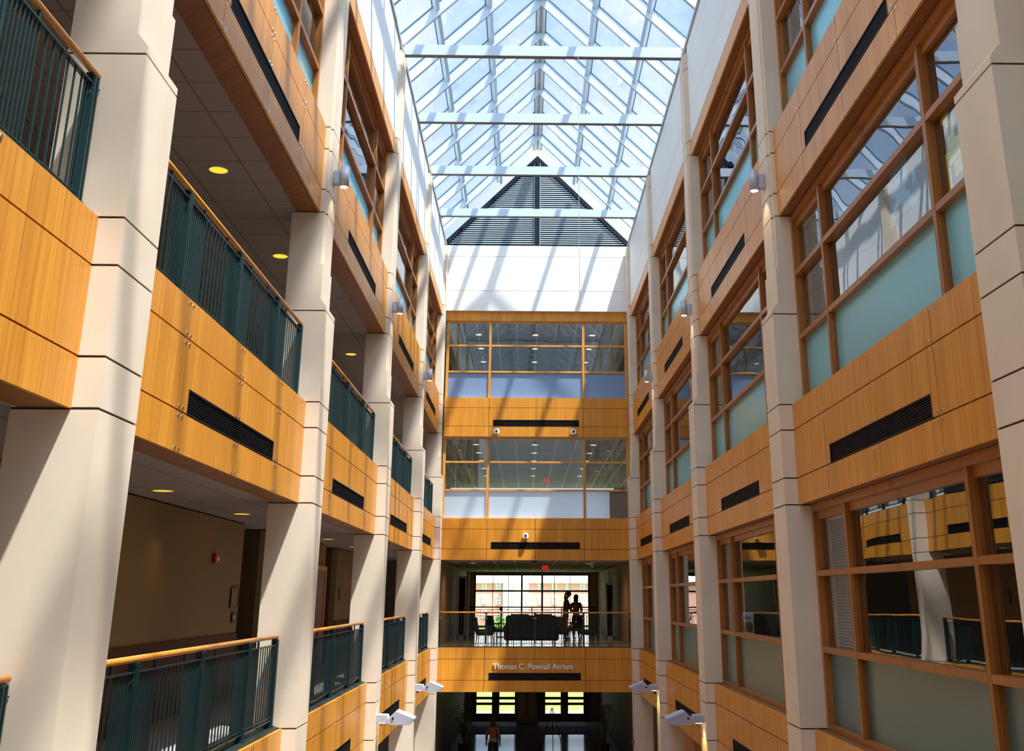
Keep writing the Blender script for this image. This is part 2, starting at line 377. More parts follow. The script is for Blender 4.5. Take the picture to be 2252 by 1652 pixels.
# top lintel (wood) and white clerestory wall per bay
for s in (-1, 1):
    for b, (y0, y1) in enumerate(BAYS):
        if b == 0: continue
        h = (y1-y0)/2; k = ('lin', s, round(h, 3))
        if k not in cache:
            p = MB(); p.box(0, s*.03, -h, h, 0, .35); bk = MB().box(s*.035, s*.35, -h, h, .004, .36)
            cache[k] = (p.mesh('fascia', M_woodc), bk.mesh('soffit', M_soff))
        r = thing('wood_lintel', f'narrow wood lintel over the top {SIDE[s]} window {BAYN[b]}', 'wood panelling', (SX(s, O_SP), (y0+y1)/2, 9.68), f'wood lintels of the {SIDE[s]} side')
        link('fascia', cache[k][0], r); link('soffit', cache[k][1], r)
        w = MB()
        for z0, z1 in ((10.052, 10.80), (10.81, 12.12), (12.13, 12.50)): w.box(0, s*.3, -h+.002, h-.002, z0-10.05, z1-10.05)
        w.mi = 1; w.box(s*.012, s*.28, -h+.01, h-.01, .7, 2.2)
        struct('wall_'+SIDE[s], w.mesh('wall', M_white, M_joint), f'white upper wall panel above the {SIDE[s]} top window {BAYN[b]}', 'wall', (SX(s, O_SP), (y0+y1)/2, 10.05))
# plain walls beside and behind the camera close the atrium (outside the frame)
for s in (-1, 1):
    sbox('wall_'+SIDE[s], SX(s, O_SP), SX(s, O_SP+.3), -7.6, YN[1]-.01, 5.42, 12.5, M_white, f'upper {SIDE[s]} wall beside the camera', 'wall')
    sbox('wall_'+SIDE[s], SX(s, O_SP), SX(s, O_SP+.3), -7.6, .36, FL[1], 5.41, M_stone, f'lower {SIDE[s]} wall behind the camera', 'wall')
sbox('wall_right', SX(1, O_SP), SX(1, O_SP+.1), .37, YN[1]-.01, FL[1], -2.99, M_stone, 'lower right wall beside the camera', 'wall')
sbox('wall_near', -5, 5.6, -7.9, -7.6, FL[1], 16.5, M_white, 'wall behind the camera', 'wall')

# ------------------------------------------------------------------ far wall
FY = 38.0
far_x0, far_x1 = SX(-1, 3.29), SX(1, 3.33); fcx = (far_x0+far_x1)/2
cf = spandrel_parts(1, far_x1-far_x0, 'x')
# the far spandrels carry a wider grille lined up to the same modules
for lv, nm in ((2, 'lowest'), (3, 'middle'), (4, 'top')):
    r = thing('wood_spandrel', f'golden wood panel band across the far wall, {nm} of the three', 'wood panelling', (CX, FY, FL[lv]), 'wood panelled spandrels of the far wall')
    p = MB(); h0, h1 = far_x0-CX, far_x1-CX; xs = [h0, -1.68, 0, 1.69, h1]; g = .007; sc = MB()
    for q, (z0, z1) in enumerate(((-1.38, -1.02), (-1.02, -.36), (-.36, 0))):
        for a0, a1 in zip(xs[:-1], xs[1:]):
            A0, A1, Z0, Z1 = a0+g, a1-g, z0+(g if q else 0), z1-(g if q < 2 else 0)
            if q == 1 and abs(a0+a1)/2 < 1.2:
                p.box(A0, A1, 0, .03, -.79, Z1)
                if a0 < -1: p.box(A0, -1.53, 0, .03, Z0, -.79)
                else: p.box(1.54, A1, 0, .03, Z0, -.79)
            else: p.box(A0, A1, 0, .03, Z0, Z1)
    link('panels', p.mesh('panels', M_wood), r)
    link('joint_backing', MB().box(h0+.01, h1-.01, .03, .045, -1.37, -.006).mesh('jb', M_joint), r)
    link('soffit', MB().box(h0, h1, .045, .35, -1.375, -.004).mesh('so', M_trimw if lv > 2 else M_soff), r)
    fr = MB().box(-1.53, 1.54, -.004, .03, -1.02, -1.006).box(-1.53, 1.54, -.004, .03, -.804, -.79).box(-1.53, -1.516, -.004, .03, -1.006, -.804).box(1.526, 1.54, -.004, .03, -1.006, -.804)
    v = link('vent_grille', fr.mesh('gf', M_black), r); lvv = MB()
    for k in range(9): z = -1.0+.19*k/8; lvv.box(-1.516, 1.526, .006, .024, z-.005, z+.004)
    link('louvres', lvv.mesh('lo', M_black), v)
r = thing('wood_lintel', 'golden wood lintel above the top window of the far wall', 'wood panelling', (CX, FY, 9.66))
l = MB()
for a0, a1 in ((far_x0-CX, -1.69), (-1.68, 1.69), (1.70, far_x1-CX)): l.box(a0, a1, .10, .13, 0, .37)
link('fascia', l.mesh('f', M_wood), r); link('soffit', MB().box(far_x0-CX, far_x1-CX, .135, .4, .004, .37).mesh('s', M_soff), r)
w = MB()
for z0, z1 in ((10.03, 10.79), (10.805, 12.12), (12.135, 12.56)): w.box(SX(-1, 3.66)-CX, SX(1, 3.70)-CX, 0, .35, z0-10.03, z1-10.03)
w.mi = 1; w.box(-3.6, 3.6, .012, .3, .7, 2.3)
struct('wall_far', w.mesh('wf', M_white, mat('pale_joint', (.45, .43, .38), .8)), 'white panelled upper wall at the far end under the louvred gable', 'wall', (CX, FY, 10.03))

# ------------------------------------------------------------------ windows (structure: window_<n>)
WN = [0]
def window_side(s, y0, y1, zf, label, kinds=None):
    WN[0] += 1
    L = y1-y0; h = L/2; H = 2.81 if zf < 5 else 2.875
    r = thing(f'window_{WN[0]}', label, 'window', (SX(s, O_WIN), (y0+y1)/2, zf), kind='structure')
    k = ('win', s, round(L, 3), H, zf < 0)
    if k not in cache:
        c = {}
        def B(o0, o1, a0, a1, z0, z1): return MB().box(s*o0, s*o1, a0, a1, z0, z1)
        f = B(0, .15, -h, -h+.09, 0, H); f.box(0, s*.15, h-.09, h, 0, H); f.box(0, s*.15, -h+.09, h-.09, H-.10, H); f.box(0, s*.15, -h+.09, h-.09, 0, .055)
        f.box(s*.05, s*.15, -h+.09, h-.09, H-.20, H-.10)
        c['frame'] = f.mesh('frame', M_frame)
        c['mull'] = bevel(B(-.005, .15, -.042, .042, .055, H-.10).mesh('mullion', M_frame), .004, 1)
        segs = [(-h+.09, -1.942), (-1.858, 1.858), (1.942, h-.09)]; c['segs'] = segs
        c['tr'] = [B(.0, .12, a0, a1, -.036, .036).mesh('transom', M_frame) for a0, a1 in segs]
        c['rows'] = [(.055, .924), (.996, 1.874), (1.946, H-.20)]
        c['panes'] = [[B(.085, .095, a0, a1, z0, z1).mesh('pane', M_glass if q else (M_frost_shaded if zf < 0 else M_frost)) for a0, a1 in segs] for q, (z0, z1) in enumerate(c['rows'])]
        cache[k] = c
    c = cache[k]
    link('frame', c['frame'], r)
    for yy in (-1.9, 1.9): link('mullion', c['mull'], r, (0, yy, 0))
    for zz in (.96, 1.91):
        for me in c['tr']: link('transom', me, r, (0, 0, zz))
    for q in range(3):
        for j, me in enumerate(c['panes'][q]):
            o = link('glass_pane' if q else 'frosted_pane', me, r)
            if not q: o['label'] = 'frosted teal lower pane'
    return r
for s, lv, bs in ((-1, 4, (1, 2, 3, 4)), (1, 4, (1, 2, 3, 4)), (1, 3, (0, 1, 2, 3, 4)), (1, 2, (0, 1, 2, 3, 4))):
    for b in bs:
        window_side(s, *BAYS[b], FL[lv], f'wood-framed nine-pane window, {SIDE[s]} side, {["","","lowest","middle","top"][lv]} row, {BAYN[b]}')
def window_far(zf, label, lv):
    WN[0] += 1; H = 2.81 if lv == 3 else 2.86
    r = thing(f'window_{WN[0]}', label, 'window', (CX, FY+.15, zf), kind='structure')
    x0, x1 = far_x0-CX+.0, far_x1-CX; seg = [(x0+.10, -1.73), (-1.64, 1.68), (1.77, x1-.10)]
    f = MB().box(x0, x0+.10, 0, .12, 0, H).box(x1-.10, x1, 0, .12, 0, H).box(x0+.1, x1-.1, 0, .12, H-.05, H).box(x0+.1, x1-.1, 0, .12, 0, .03)
    link('frame', f.mesh('frame', M_frame if False else M_woodc), r)
    for xx in (-1.685, 1.725): link('mullion', MB().box(-.045, .045, -.01, .12, .03, H-.05).mesh('mullion', M_woodc), r, (xx, 0, 0))
    rows = [(.03, .95), (1.01, 1.92), (1.98, H-.05)]
    for zz in (.98, 1.95):
        for a0, a1 in seg: link('transom', MB().box(a0, a1, 0, .10, -.03, .03).mesh('transom', M_woodc), r, (0, 0, zz))
    for q, (z0, z1) in enumerate(rows):
        for j, (a0, a1) in enumerate(seg):
            if q == 0 and j == 2 and lv == 3:
                m_ = (a0+a1)/2+.1
                link('frosted_pane', MB().box(a0, m_, .05, .06, z0, z1).mesh('p', M_frost_backlit), r)
                o = link('frosted_pane', MB().box(m_, a1, .05, .06, z0, z1).mesh('p', M_frostg), r); o['label'] = 'brown-grey end of the frosted pane'
            else:
                o = link('glass_pane' if q else 'frosted_pane', MB().box(a0, a1, .05, .06, z0, z1).mesh('p', M_glassw if q else (M_frost_backlit if lv == 3 else M_frostb)), r)
                if not q: o['label'] = 'pale blue frosted lower pane'
window_far(FL[3], 'wide wood-framed window of the far wall, lower one, with bright blue frosted panes', 3)
window_far(FL[4], 'wide wood-framed window of the far wall, upper one, under the white wall', 4)

# ------------------------------------------------------------------ floors, ceilings, corridor walls
D = 9.0
for s in (-1, 1):
    for lv in (2, 3, 4):
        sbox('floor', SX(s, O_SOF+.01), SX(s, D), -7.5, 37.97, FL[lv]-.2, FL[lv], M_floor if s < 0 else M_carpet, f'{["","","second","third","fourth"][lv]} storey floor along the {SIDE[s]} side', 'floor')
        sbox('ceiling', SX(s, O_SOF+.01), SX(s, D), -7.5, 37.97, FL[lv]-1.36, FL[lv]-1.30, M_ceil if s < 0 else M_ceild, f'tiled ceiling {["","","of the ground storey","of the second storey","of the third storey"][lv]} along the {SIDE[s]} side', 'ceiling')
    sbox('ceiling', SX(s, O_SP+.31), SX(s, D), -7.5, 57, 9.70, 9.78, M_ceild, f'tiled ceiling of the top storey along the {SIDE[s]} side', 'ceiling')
for lv in (2, 3, 4):
    sbox('floor', SX(-1, D), SX(1, D), 38.36, 57, FL[lv]-.2, FL[lv], M_floor, f'polished {["","","second","third","fourth"][lv]} storey floor of the far lobby', 'floor')
    sbox('ceiling', SX(-1, D), SX(1, D), 38.36, 57, FL[lv]-1.36, FL[lv]-1.30, M_ceilf, f'ceiling with pale grid lines over the far {["","","ground","second","third"][lv]} storey lobby', 'ceiling')
sbox('ceiling', SX(-1, O_SP+.30), SX(1, O_SP+.30), 38.4, 57, 9.66, 9.74, M_ceilf, 'ceiling over the far top storey room', 'ceiling')
sbox('floor', -9.5, 10.5, -7.6, 57.4, FL[1]-.25, FL[1], M_floor, 'polished ground floor of the atrium', 'floor')
sbox('floor', SX(-1, 3.2), SX(1, 3.2), -7.5, -.8, FL[2]-.3, FL[2], M_floor, 'balcony floor behind the camera', 'floor')
# left corridor, second storey
ox = 5.29
for a, b in ((-1, 19.5), (21.3, 27.6), (29.3, 37.9)):
    sbox('wall_left', SX(-1, ox), SX(-1, ox+.15), a, b, -1.6, 1.21, M_cwall, f'tan corridor wall of the second storey from {round(a)} m', 'wall')['label'] = {-1: 'tan corridor wall behind the nearest second-storey railings', 21.3: 'tan corridor wall behind the railing between the second and third columns', 29.3: 'tan corridor wall behind the farthest left railings'}[a]
    sbox('trim_1', SX(-1, ox-.03), SX(-1, ox), a, b, -1.6, -.6, M_wains, 'x', 'wainscot')['label'] = {-1: 'dark wood wainscot along the nearest corridor wall', 21.3: 'dark wood wainscot along the middle corridor wall', 29.3: 'dark wood wainscot along the far corridor wall'}[a]
for k, (a, b) in enumerate(((19.5, 21.3), (27.6, 29.3))):
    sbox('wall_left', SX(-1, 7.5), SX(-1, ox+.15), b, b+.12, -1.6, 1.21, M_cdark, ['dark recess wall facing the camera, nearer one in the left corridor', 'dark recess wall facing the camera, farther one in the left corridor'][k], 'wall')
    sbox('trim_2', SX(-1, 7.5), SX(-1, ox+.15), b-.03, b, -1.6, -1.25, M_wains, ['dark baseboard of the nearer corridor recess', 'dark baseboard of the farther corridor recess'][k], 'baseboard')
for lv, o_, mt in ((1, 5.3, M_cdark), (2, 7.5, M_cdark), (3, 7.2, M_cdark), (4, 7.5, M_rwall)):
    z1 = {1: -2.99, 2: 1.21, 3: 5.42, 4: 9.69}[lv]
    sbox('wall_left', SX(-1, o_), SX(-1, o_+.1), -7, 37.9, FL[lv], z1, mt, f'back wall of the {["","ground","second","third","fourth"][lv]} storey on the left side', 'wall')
for lv in (1, 2, 3, 4):
    z1 = {1: -2.99, 2: 1.21, 3: 5.42, 4: 9.69}[lv]; o_ = 4.2 if lv == 1 else 7.4
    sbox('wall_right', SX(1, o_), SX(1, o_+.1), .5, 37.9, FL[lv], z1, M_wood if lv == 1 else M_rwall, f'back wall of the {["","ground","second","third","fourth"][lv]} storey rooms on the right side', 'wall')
    if lv > 1:
        for k in range(1, 6):
            sbox('wall_right', SX(1, O_SOF+.08), SX(1, 7.38), YN[k]+.3, YN[k]+.42, FL[lv], z1, M_rwall, f'partition between right rooms at the {ORD[k-1]} column, {["","","second","third","fourth"][lv]} storey', 'wall')
# roof slabs outside the skylight
for s in (-1, 1): sbox('ceiling', SX(s, O_SP+.31), SX(s, D), -7.9, 57, 12.2, 12.5, M_white, f'flat roof beside the skylight on the {SIDE[s]}', 'roof')
sbox('ceiling', SX(-1, 3.4), SX(1, 3.4), 38.4, 57, 12.2, 12.5, M_white, 'flat roof beyond the gable', 'roof')

# ------------------------------------------------------------------ skylight
APX, SLP = 16.276, (16.276-12.58)/3.65
TH = .38; OE = 3.66
def zt(o): return APX - SLP*abs(o)
rootS = thing('skylight', 'pitched glass skylight of white rafters over the atrium', 'skylight', (CX, 0, 0))
def rafter_mesh():
    b = MB()
    for s in (-1, 1):
        pr = [(0, APX), (s*OE, zt(OE)), (s*OE, zt(OE)+TH), (0, APX+TH)]
        b.prism(pr, 'y', 0, .085)
        lo = [(0, APX-.006), (s*OE, zt(OE)-.006), (s*OE, zt(OE)+.012), (0, APX+.012)]  # flange shadow drawn as a dark strip along the rafter's lower edge
        b.mi = 1; b.prism(lo, 'y', .085, .105); b.prism([(x, z+TH-.03) for x, z in pr[:2]]+[(x, z-.0) for x, z in pr[2:]], 'y', -.02, 0); b.mi = 0
    return b.mesh('rafter', M_steel, M_gask_shade)
rm = rafter_mesh(); RY = [23.16+1.9075*k for k in range(-16, 8)]
for y in RY: link('rafter', rm, rootS, (0, y, 0))
pm = {}
def purlin(o, s):
    z = zt(o)+TH; d = .17; w = .11
    b = MB(); y0, y1 = -7.6, 37.9
    n = Vector((s*SLP, 0, 1)).normalized(); tt = Vector((1, 0, -s*SLP)).normalized()
    c = Vector((s*o, 0, z)); pts = [c-tt*w/2-n*d, c+tt*w/2-n*d, c+tt*w/2, c-tt*w/2]
    b.prism([(q.x, q.z) for q in pts], 'y', y0, y1)
    b.mi = 1; pts = [c-tt*(w/2+.015)-n*.03, c+tt*(w/2+.015)-n*.03, c+tt*(w/2+.015)-n*.005, c-tt*(w/2+.015)-n*.005]; b.prism([(q.x, q.z) for q in pts], 'y', y0, y1)
    return b.mesh('purlin', M_purl, M_gask_shade)
for s in (-1, 1):
    for o in (1.50, 2.72): link('purlin', purlin(o, s), rootS)
rb = MB()
for x in (-.085, 0.0, .085): rb.cyl((x, -7.6, APX+TH-.16-abs(x)*.6), (x, 37.9, APX+TH-.16-abs(x)*.6), .055, n=12)
rb.mi = 1; rb.box(-.16, -.125, -7.6, 37.9, APX+.14, APX+.25); rb.box(.125, .16, -7.6, 37.9, APX+.14, APX+.25)
o = link('ridge_beam', rb.mesh('ridge', M_ridge, M_gask_shade), rootS); o['label'] = 'grey ribbed ridge beam'
for s in (-1, 1):
    for y0, y1 in zip([-7.6]+RY, RY+[37.9]):
        if y1-y0 < .1: continue
        zz = APX+TH
        b = MB().prism([(s*.05, zz-.05*SLP), (s*OE, zt(OE)+TH), (s*OE, zt(OE)+TH+.012), (s*.05, zz-.05*SLP+.012)], 'y', y0+.05, y1)
        link('glass_panel', b.mesh('g', M_sky), rootS)
    gt = MB().box(s*3.38, s*3.42, -7.6, 37.9, 12.5, 12.56); gt.box(s*3.38, s*3.7, -7.6, 37.9, 12.56, 12.60)
    o = link('gutter', gt.mesh('gutter', mat('grey_gutter_metal', (.35, .36, .36), .5) if 'grey_gutter_metal' not in MATS else MATS['grey_gutter_metal']), rootS)
tm = MB().box(-3.36, 3.36, 0, .14, 0, .27); tm.mi = 1; tm.box(-3.36, 3.36, .0, .14, -.012, 0)
tm = tm.mesh('tie', M_steel, mat('tie_underside_grey', (.16, .14, .13), .6))  # dark grey strip along the underside of each tie
tn = ['nearest', 'second', 'third', 'farthest']
for k, y in enumerate((23.06, 26.88, 30.70, 34.52)):
    thing('tie_beam', f'white horizontal tie beam across the skylight, {tn[k]} of the four in view', 'beam', (CX, y, 12.49), 'white tie beams', tm)
# column heads carrying the ties
# gable louvre
rootG = thing('louvred_gable', 'dark triangular louvred gable at the far end of the skylight', 'louvre', (CX, FY+.05, 12.58))
GH = 3.68; GW = 3.64
def gz(x): return GH*(1-abs(x)/GW)
link('backing', MB().prism([(-GW, 0), (GW, 0), (0, GH)], 'y', .25, .29).mesh('bk', M_navy), rootG)
fr = MB()
for s in (-1, 1):
    fr.prism([(s*GW, 0), (s*(GW-.22), 0), (0, GH-.20), (0, GH)], 'y', 0, .2)
fr.box(-GW+.2, GW-.2, 0, .2, 0, .03)
link('frame', fr.mesh('fr', M_navy), rootG)
o = link('mullion', MB().box(-.095, .095, -.02, .2, 0.03, GH-.2).mesh('mu', M_navy), rootG)
sl = MB(); n = 41
for k in range(1, n):
    z = k*(GH-.25)/n
    xe = GW*(1-(z+.05)/GH)-.20
    if xe < .13: continue
    for s in (-1, 1):
        sl.prism([(.05, z), (.075, z+.004), (.075, z+.036), (.05, z+.032)], 'x', s*.11, s*xe)
link('slats', sl.mesh('sl', M_slat), rootG)
for s in (-1, 1):
    link('inner_edge', MB().box(s*.10, s*.115, 0, .06, .03, GH-.3).mesh('ie', M_slat), rootG)
# hanging wire
thing('hanging_wire', 'thin pale wire hanging down from the nearest white tie beam', 'wire', (1.16, 23.03, 6.4), me=MB().cyl((0, 0, 0), (0, 0, 6.1), .006, n=6).mesh('wire', M_alu))

# ------------------------------------------------------------------ railings
def rail_parts(L, axis='y'):
    h = L/2
    def P(a, o, z): return (o, a, z) if axis == 'y' else (a, o, z)
    def bx(b, a0, a1, o0, o1, z0, z1):
        if axis == 'y': b.box(o0, o1, a0, a1, z0, z1)
        else: b.box(a0, a1, o0, o1, z0, z1)
    d = {}
    d['hand'] = smooth(MB().cyl(P(-h+.02, 0, 1.105), P(h-.02, 0, 1.105), .027, n=16).mesh('handrail', M_rail))
    b = MB(); bx(b, -h, h, -.022, .022, .995, 1.008); d['top'] = b.mesh('top_bar', M_green)
    b = MB(); bx(b, -h, h, -.022, .022, .098, .112); bx(b, -h, h, -.012, .012, .13, .14); d['bot'] = b.mesh('bottom_bar', M_green)
    b = MB(); bx(b, -h, h, -.09, .09, .0, .022); bx(b, -h, h, -.09, -.075, .022, .035); d['base'] = b.mesh('base_channel', M_green)
    b = MB(); bx(b, -.034, -.016, -.04, .04, .022, 1.07); bx(b, .016, .034, -.04, .04, .022, 1.07); bx(b, -.05, .05, -.03, .03, 1.06, 1.08); bx(b, -.06, .06, -.06, .06, .022, .04)
    bx(b, -.015, .015, -.012, .012, .12, .90)
    d['post'] = b.mesh('post', M_green)
    b = MB(); b.cyl(P(-.05, -.0, .925), P(.05, 0, .925), .018, n=10); d['stud'] = b.mesh('stud', M_chrome)
    b = MB(); bx(b, -.006, .006, -.0065, .0065, .112, .995); d['pick'] = b.mesh('picket', M_green)
    b = MB(); bx(b, -.011, .011, -.011, .011, 1.008, 1.085); d['stub'] = b.mesh('stub', M_green)
    return d
def railing(loc, L, label, axis='y', posts=None, group='green steel railings with wooden handrail', half=.52, opens=.118):
    d = cache.setdefault(('rail', round(L, 3), axis), rail_parts(L, axis)) if ('rail', round(L, 3), axis) in cache else cache.setdefault(('rail', round(L, 3), axis), rail_parts(L, axis))
    r = thing('railing', label, 'railing', loc, group); h = L/2
    link('handrail', d['hand'], r); link('top_bar', d['top'], r); link('bottom_bar', d['bot'], r); link('base_channel', d['base'], r)
    pc = posts or [-1.9, 0, 1.9, -h+.10, h-.10]
    def at(a): return (0, a, 0) if axis == 'y' else (a, 0, 0)
    for a in pc:
        p = link('post', d['post'], r, at(a)); link('stud', d['stud'], p)
    n = 0; a = -h+.06
    inner = [p for p in pc if abs(p) < h-.5]
    while a < h-.04 and n < 100:
        near = min(abs(a-p) for p in pc); dn = min(abs(a-p) for p in inner)
        if near > .045: link('picket', d['pick'], r, at(a)); n += 1
        a += .056 if (dn < half or abs(a) > h-.35) else opens
    for p in inner:
        for q in (-half, half):
            if abs(p+q) < h: link('stub', d['stub'], r, at(p+q))
    return r
for lv in (2, 3):
    for b, (y0, y1) in enumerate(BAYS):
        railing((SX(-1, 3.56), (y0+y1)/2, FL[lv]), y1-y0-.01, f'green picket railing, left side, {["lower","upper"][lv-2]} gallery, {BAYN[b]}')
railing((CX, FY+.10, FL[2]), far_x1-far_x0-.01, 'green picket railing with wood handrail across the far lobby edge', 'x', posts=[-3.2, -1.65, 0, 1.65, 3.2], half=.0, opens=.085)

# ------------------------------------------------------------------ ceiling downlights in the left galleries
dl = MB().cyl((0, 0, -.012), (0, 0, .0), .12, n=24).mesh('lens', M_lampy)
dr = MB()
for i in range(24):
    a0, a1 = 2*PI*i/24, 2*PI*(i+1)/24
    dr.poly([(math.cos(a0)*.12, math.sin(a0)*.12, 0), (math.cos(a1)*.12, math.sin(a1)*.12, 0), (math.cos(a1)*.135, math.sin(a1)*.135, 0), (math.cos(a0)*.135, math.sin(a0)*.135, 0),
             (math.cos(a0)*.12, math.sin(a0)*.12, -.016), (math.cos(a1)*.12, math.sin(a1)*.12, -.016), (math.cos(a1)*.135, math.sin(a1)*.135, -.016), (math.cos(a0)*.135, math.sin(a0)*.135, -.016)],
            [(4, 5, 6, 7), (3, 2, 6, 7), (0, 1, 5, 4)])
dr = dr.mesh('ring', M_trimw)
nth = ['nearest', 'second', 'third', 'fourth', 'fifth', 'sixth', 'seventh']
for zc, xx, st in ((5.41-.18, -4.165, 'third'), (1.23, -4.42, 'second')):
    zc = {'third': FL[4]-1.36, 'second': FL[3]-1.36}[st]
    for k, y in enumerate((9.45, 13.29, 17.08, 20.87, 24.67, 28.46, 32.2)):
        r = thing('downlight', f'round amber ceiling downlight, {nth[k]} one over the left gallery of the {st} storey', 'ceiling light', (xx, y, zc), 'amber downlights of the left galleries')
        link('lens', dl, r); link('trim_ring', dr, r)
# lobby downlights (far rooms)
dls = MB().cyl((0, 0, -.012), (0, 0, 0), .13, n=16).mesh('lens', M_lampc)
drs = dr
for zc, nm in ((FL[4]-1.36, 'third'), (9.66, 'top')):
    for i, xx in enumerate((-1.9, .3, 2.5)):
        for k, y in enumerate((40.2, 42.6, 45.2, 48.0, 51.0)):
            r = thing('downlight', f'round light behind the {"lower" if nm=="third" else "upper"} far window, {["left","middle","right"][i]} line, {nth[k]} from the glass', 'ceiling light', (xx, y, zc), 'small lights behind the far windows')
            link('lens', dls, r); link('trim_ring', drs, r)
for x, y in ((-2.0, 42.0), (2.4, 42.5)):
    sp = bpy.data.lights.new('lobby_beam', 'SPOT'); sp.energy = 90; sp.spot_size = math.radians(150); sp.spot_blend = .8; sp.color = (1, .62, .25); sp.shadow_soft_size = .12
    for zc in (FL[3]-1.40,):
        so = bpy.data.objects.new('lobby_beam', sp); COL.objects.link(so); so.location = (x, y-1.0, zc)
    r = thing('downlight', f'dim round ceiling light of the far second-storey lobby, {"left" if x<0 else "right"} one', 'ceiling light', (x, y, FL[3]-1.36)); link('lens', dls, r); link('trim_ring', drs, r)

# ------------------------------------------------------------------ cylindrical sconces on the columns
def sconce_mesh(s):
    a = MB().cyl((-s*.165, 0, 0), (-s*.165, 0, .33), .070, n=24); a.cyl((-s*.165, 0, .33), (-s*.165, 0, .338), .064, n=24)
    a = a.mesh('housing', M_alu); [setattr(p, 'use_smooth', len(p.vertices) == 4) for p in a.polygons]
    b = bevel(MB().box(-s*.005, -s*.10, -.055, .055, .03, .26).mesh('bracket', M_alu), .01, 2)
    c = MB().cyl((-s*.165, 0, -.004), (-s*.165, 0, .0), .058, n=24).mesh('lens', M_lampw)
    return a, b, c
for s in (-1, 1):
    a, b, c = sconce_mesh(s)
    for k in (2, 3, 4):
        r = thing('wall_sconce', f'grey cylindrical down-light fixed high on the {ORD[k-1]} column of the {SIDE[s]} row', 'wall light', (SX(s, O_UP), YN[k]+.36, 5.96), 'grey cylindrical column lights')
        link('housing', a, r); link('bracket', b, r); link('lens', c, r)
        sp = bpy.data.lights.new('sconce_beam', 'SPOT'); sp.energy = 14; sp.spot_size = math.radians(80); sp.color = (1, .75, .45); sp.shadow_soft_size = .05
        so = bpy.data.objects.new('sconce_beam', sp); COL.objects.link(so); so.parent = r; so.location = (-s*.165, 0, -.02)

# ------------------------------------------------------------------ wedge-shaped uplights low on the columns
def uplight(s, k):
    r = thing('uplight', f'silver wedge-shaped floodlight on an arm low on the {ORD[k-1]} column of the {SIDE[s]} row', 'wall light', (SX(s, O_COL), YN[k]+.36, -2.38), 'silver wedge floodlights')
    q = lambda pts: [(-s*x, z) for x, z in pts]
    link('arm', bevel(MB().prism(q([(0, .04), (.0, .175), (.04, .185), (.22, .175), (.24, .09), (.22, .03)]), 'y', -.13, .13).mesh('arm', M_alu), .006, 1), r)
    link('head', bevel(MB().prism(q([(.20, .03), (.22, .10), (.32, .19), (.39, .255), (.77, .115), (.70, .03), (.66, .0), (.30, .0)]), 'y', -.17, .17).mesh('head', M_alu), .008, 1), r)
    o = link('reflector_top', MB().prism(q([(.40, .256), (.76, .122), (.765, .128), (.405, .262)]), 'y', -.155, .155).mesh('top', M_steel), r); o['label'] = 'pale sloping top face'
    link('knob', MB().cyl((-s*.33, -.185, .12), (-s*.33, -.17, .12), .022, n=12).mesh('knob', M_black), r)
    link('lens', MB().box(-s*.05, -s*.18, -.10, .10, .022, .03).mesh('lens', M_lampw), r)
    sp = bpy.data.lights.new('floodlight_beam', 'SPOT'); sp.energy = 30 if s > 0 else 5; sp.spot_size = math.radians(95); sp.color = (1, .72, .18); sp.shadow_soft_size = .06
    so = bpy.data.objects.new('floodlight_beam', sp); COL.objects.link(so); so.parent = r; so.location = (-s*.12, 0, .0)
for s in (-1, 1):
    for k in (3, 4): uplight(s, k)

# ------------------------------------------------------------------ small white units on the far panels
for x, z, lab in ((-1.082, 5.58, 'small white rounded speaker box low on the top far wood band, left one'), (1.654, 5.58, 'small white rounded speaker box low on the top far wood band, right one'), (-.015, 2.0, 'small white box with a dark lens on the middle far wood band')):
    r = thing('wall_speaker', lab, 'speaker', (x, FY, z-.10), 'white boxes on the far panels')
    link('housing', bevel(MB().box(-.10, .10, -.16, -.002, 0, .2).mesh('h', M_wplast), .035, 3), r)
    link('front_lens', MB().box(-.035, .035, -.166, -.155, .06, .15).mesh('l', M_blackp), r)

# ------------------------------------------------------------------ sign lettering
def text_mesh(txt, size, mats, ext=.01, bold=0.0, width=None, align='LEFT'):
    cu = bpy.data.curves.new('txt', 'FONT'); cu.body = txt; cu.size = size; cu.extrude = ext; cu.offset = bold; cu.align_x = align
    o = bpy.data.objects.new('txt', cu); COL.objects.link(o); bpy.context.view_layer.update()
    me = bpy.data.meshes.new_from_object(o.evaluated_get(bpy.context.evaluated_depsgraph_get()))
    bpy.data.objects.remove(o, do_unlink=True)
    if width:
        xs = [v.co.x for v in me.vertices]; k = width/(max(xs)-min(xs)); x0 = min(xs)
        for v in me.vertices: v.co.x = (v.co.x-x0)*k
    me.materials.clear()
    for m in mats: me.materials.append(m)
    return me
r = thing('lettering_sign', 'raised silver letters spelling the atrium name on the lowest far wood band', 'sign', (-1.06, FY-.035, FL[2]-.67))
me = text_mesh('Thomas C. Pownall Atrium', .25, [M_letter], .014, .004, width=2.66)
o = link('letters', me, r); o.rotation_euler = (PI/2, 0, 0)
sd = MB()
for x in [.1+.22*i for i in range(12)]: sd.cyl((x, .0, .08), (x, .034, .08), .004, n=6)
link('mounting_studs', sd.mesh('studs', M_chrome), r)

# ------------------------------------------------------------------ far lobby, second storey
WY = 57.0
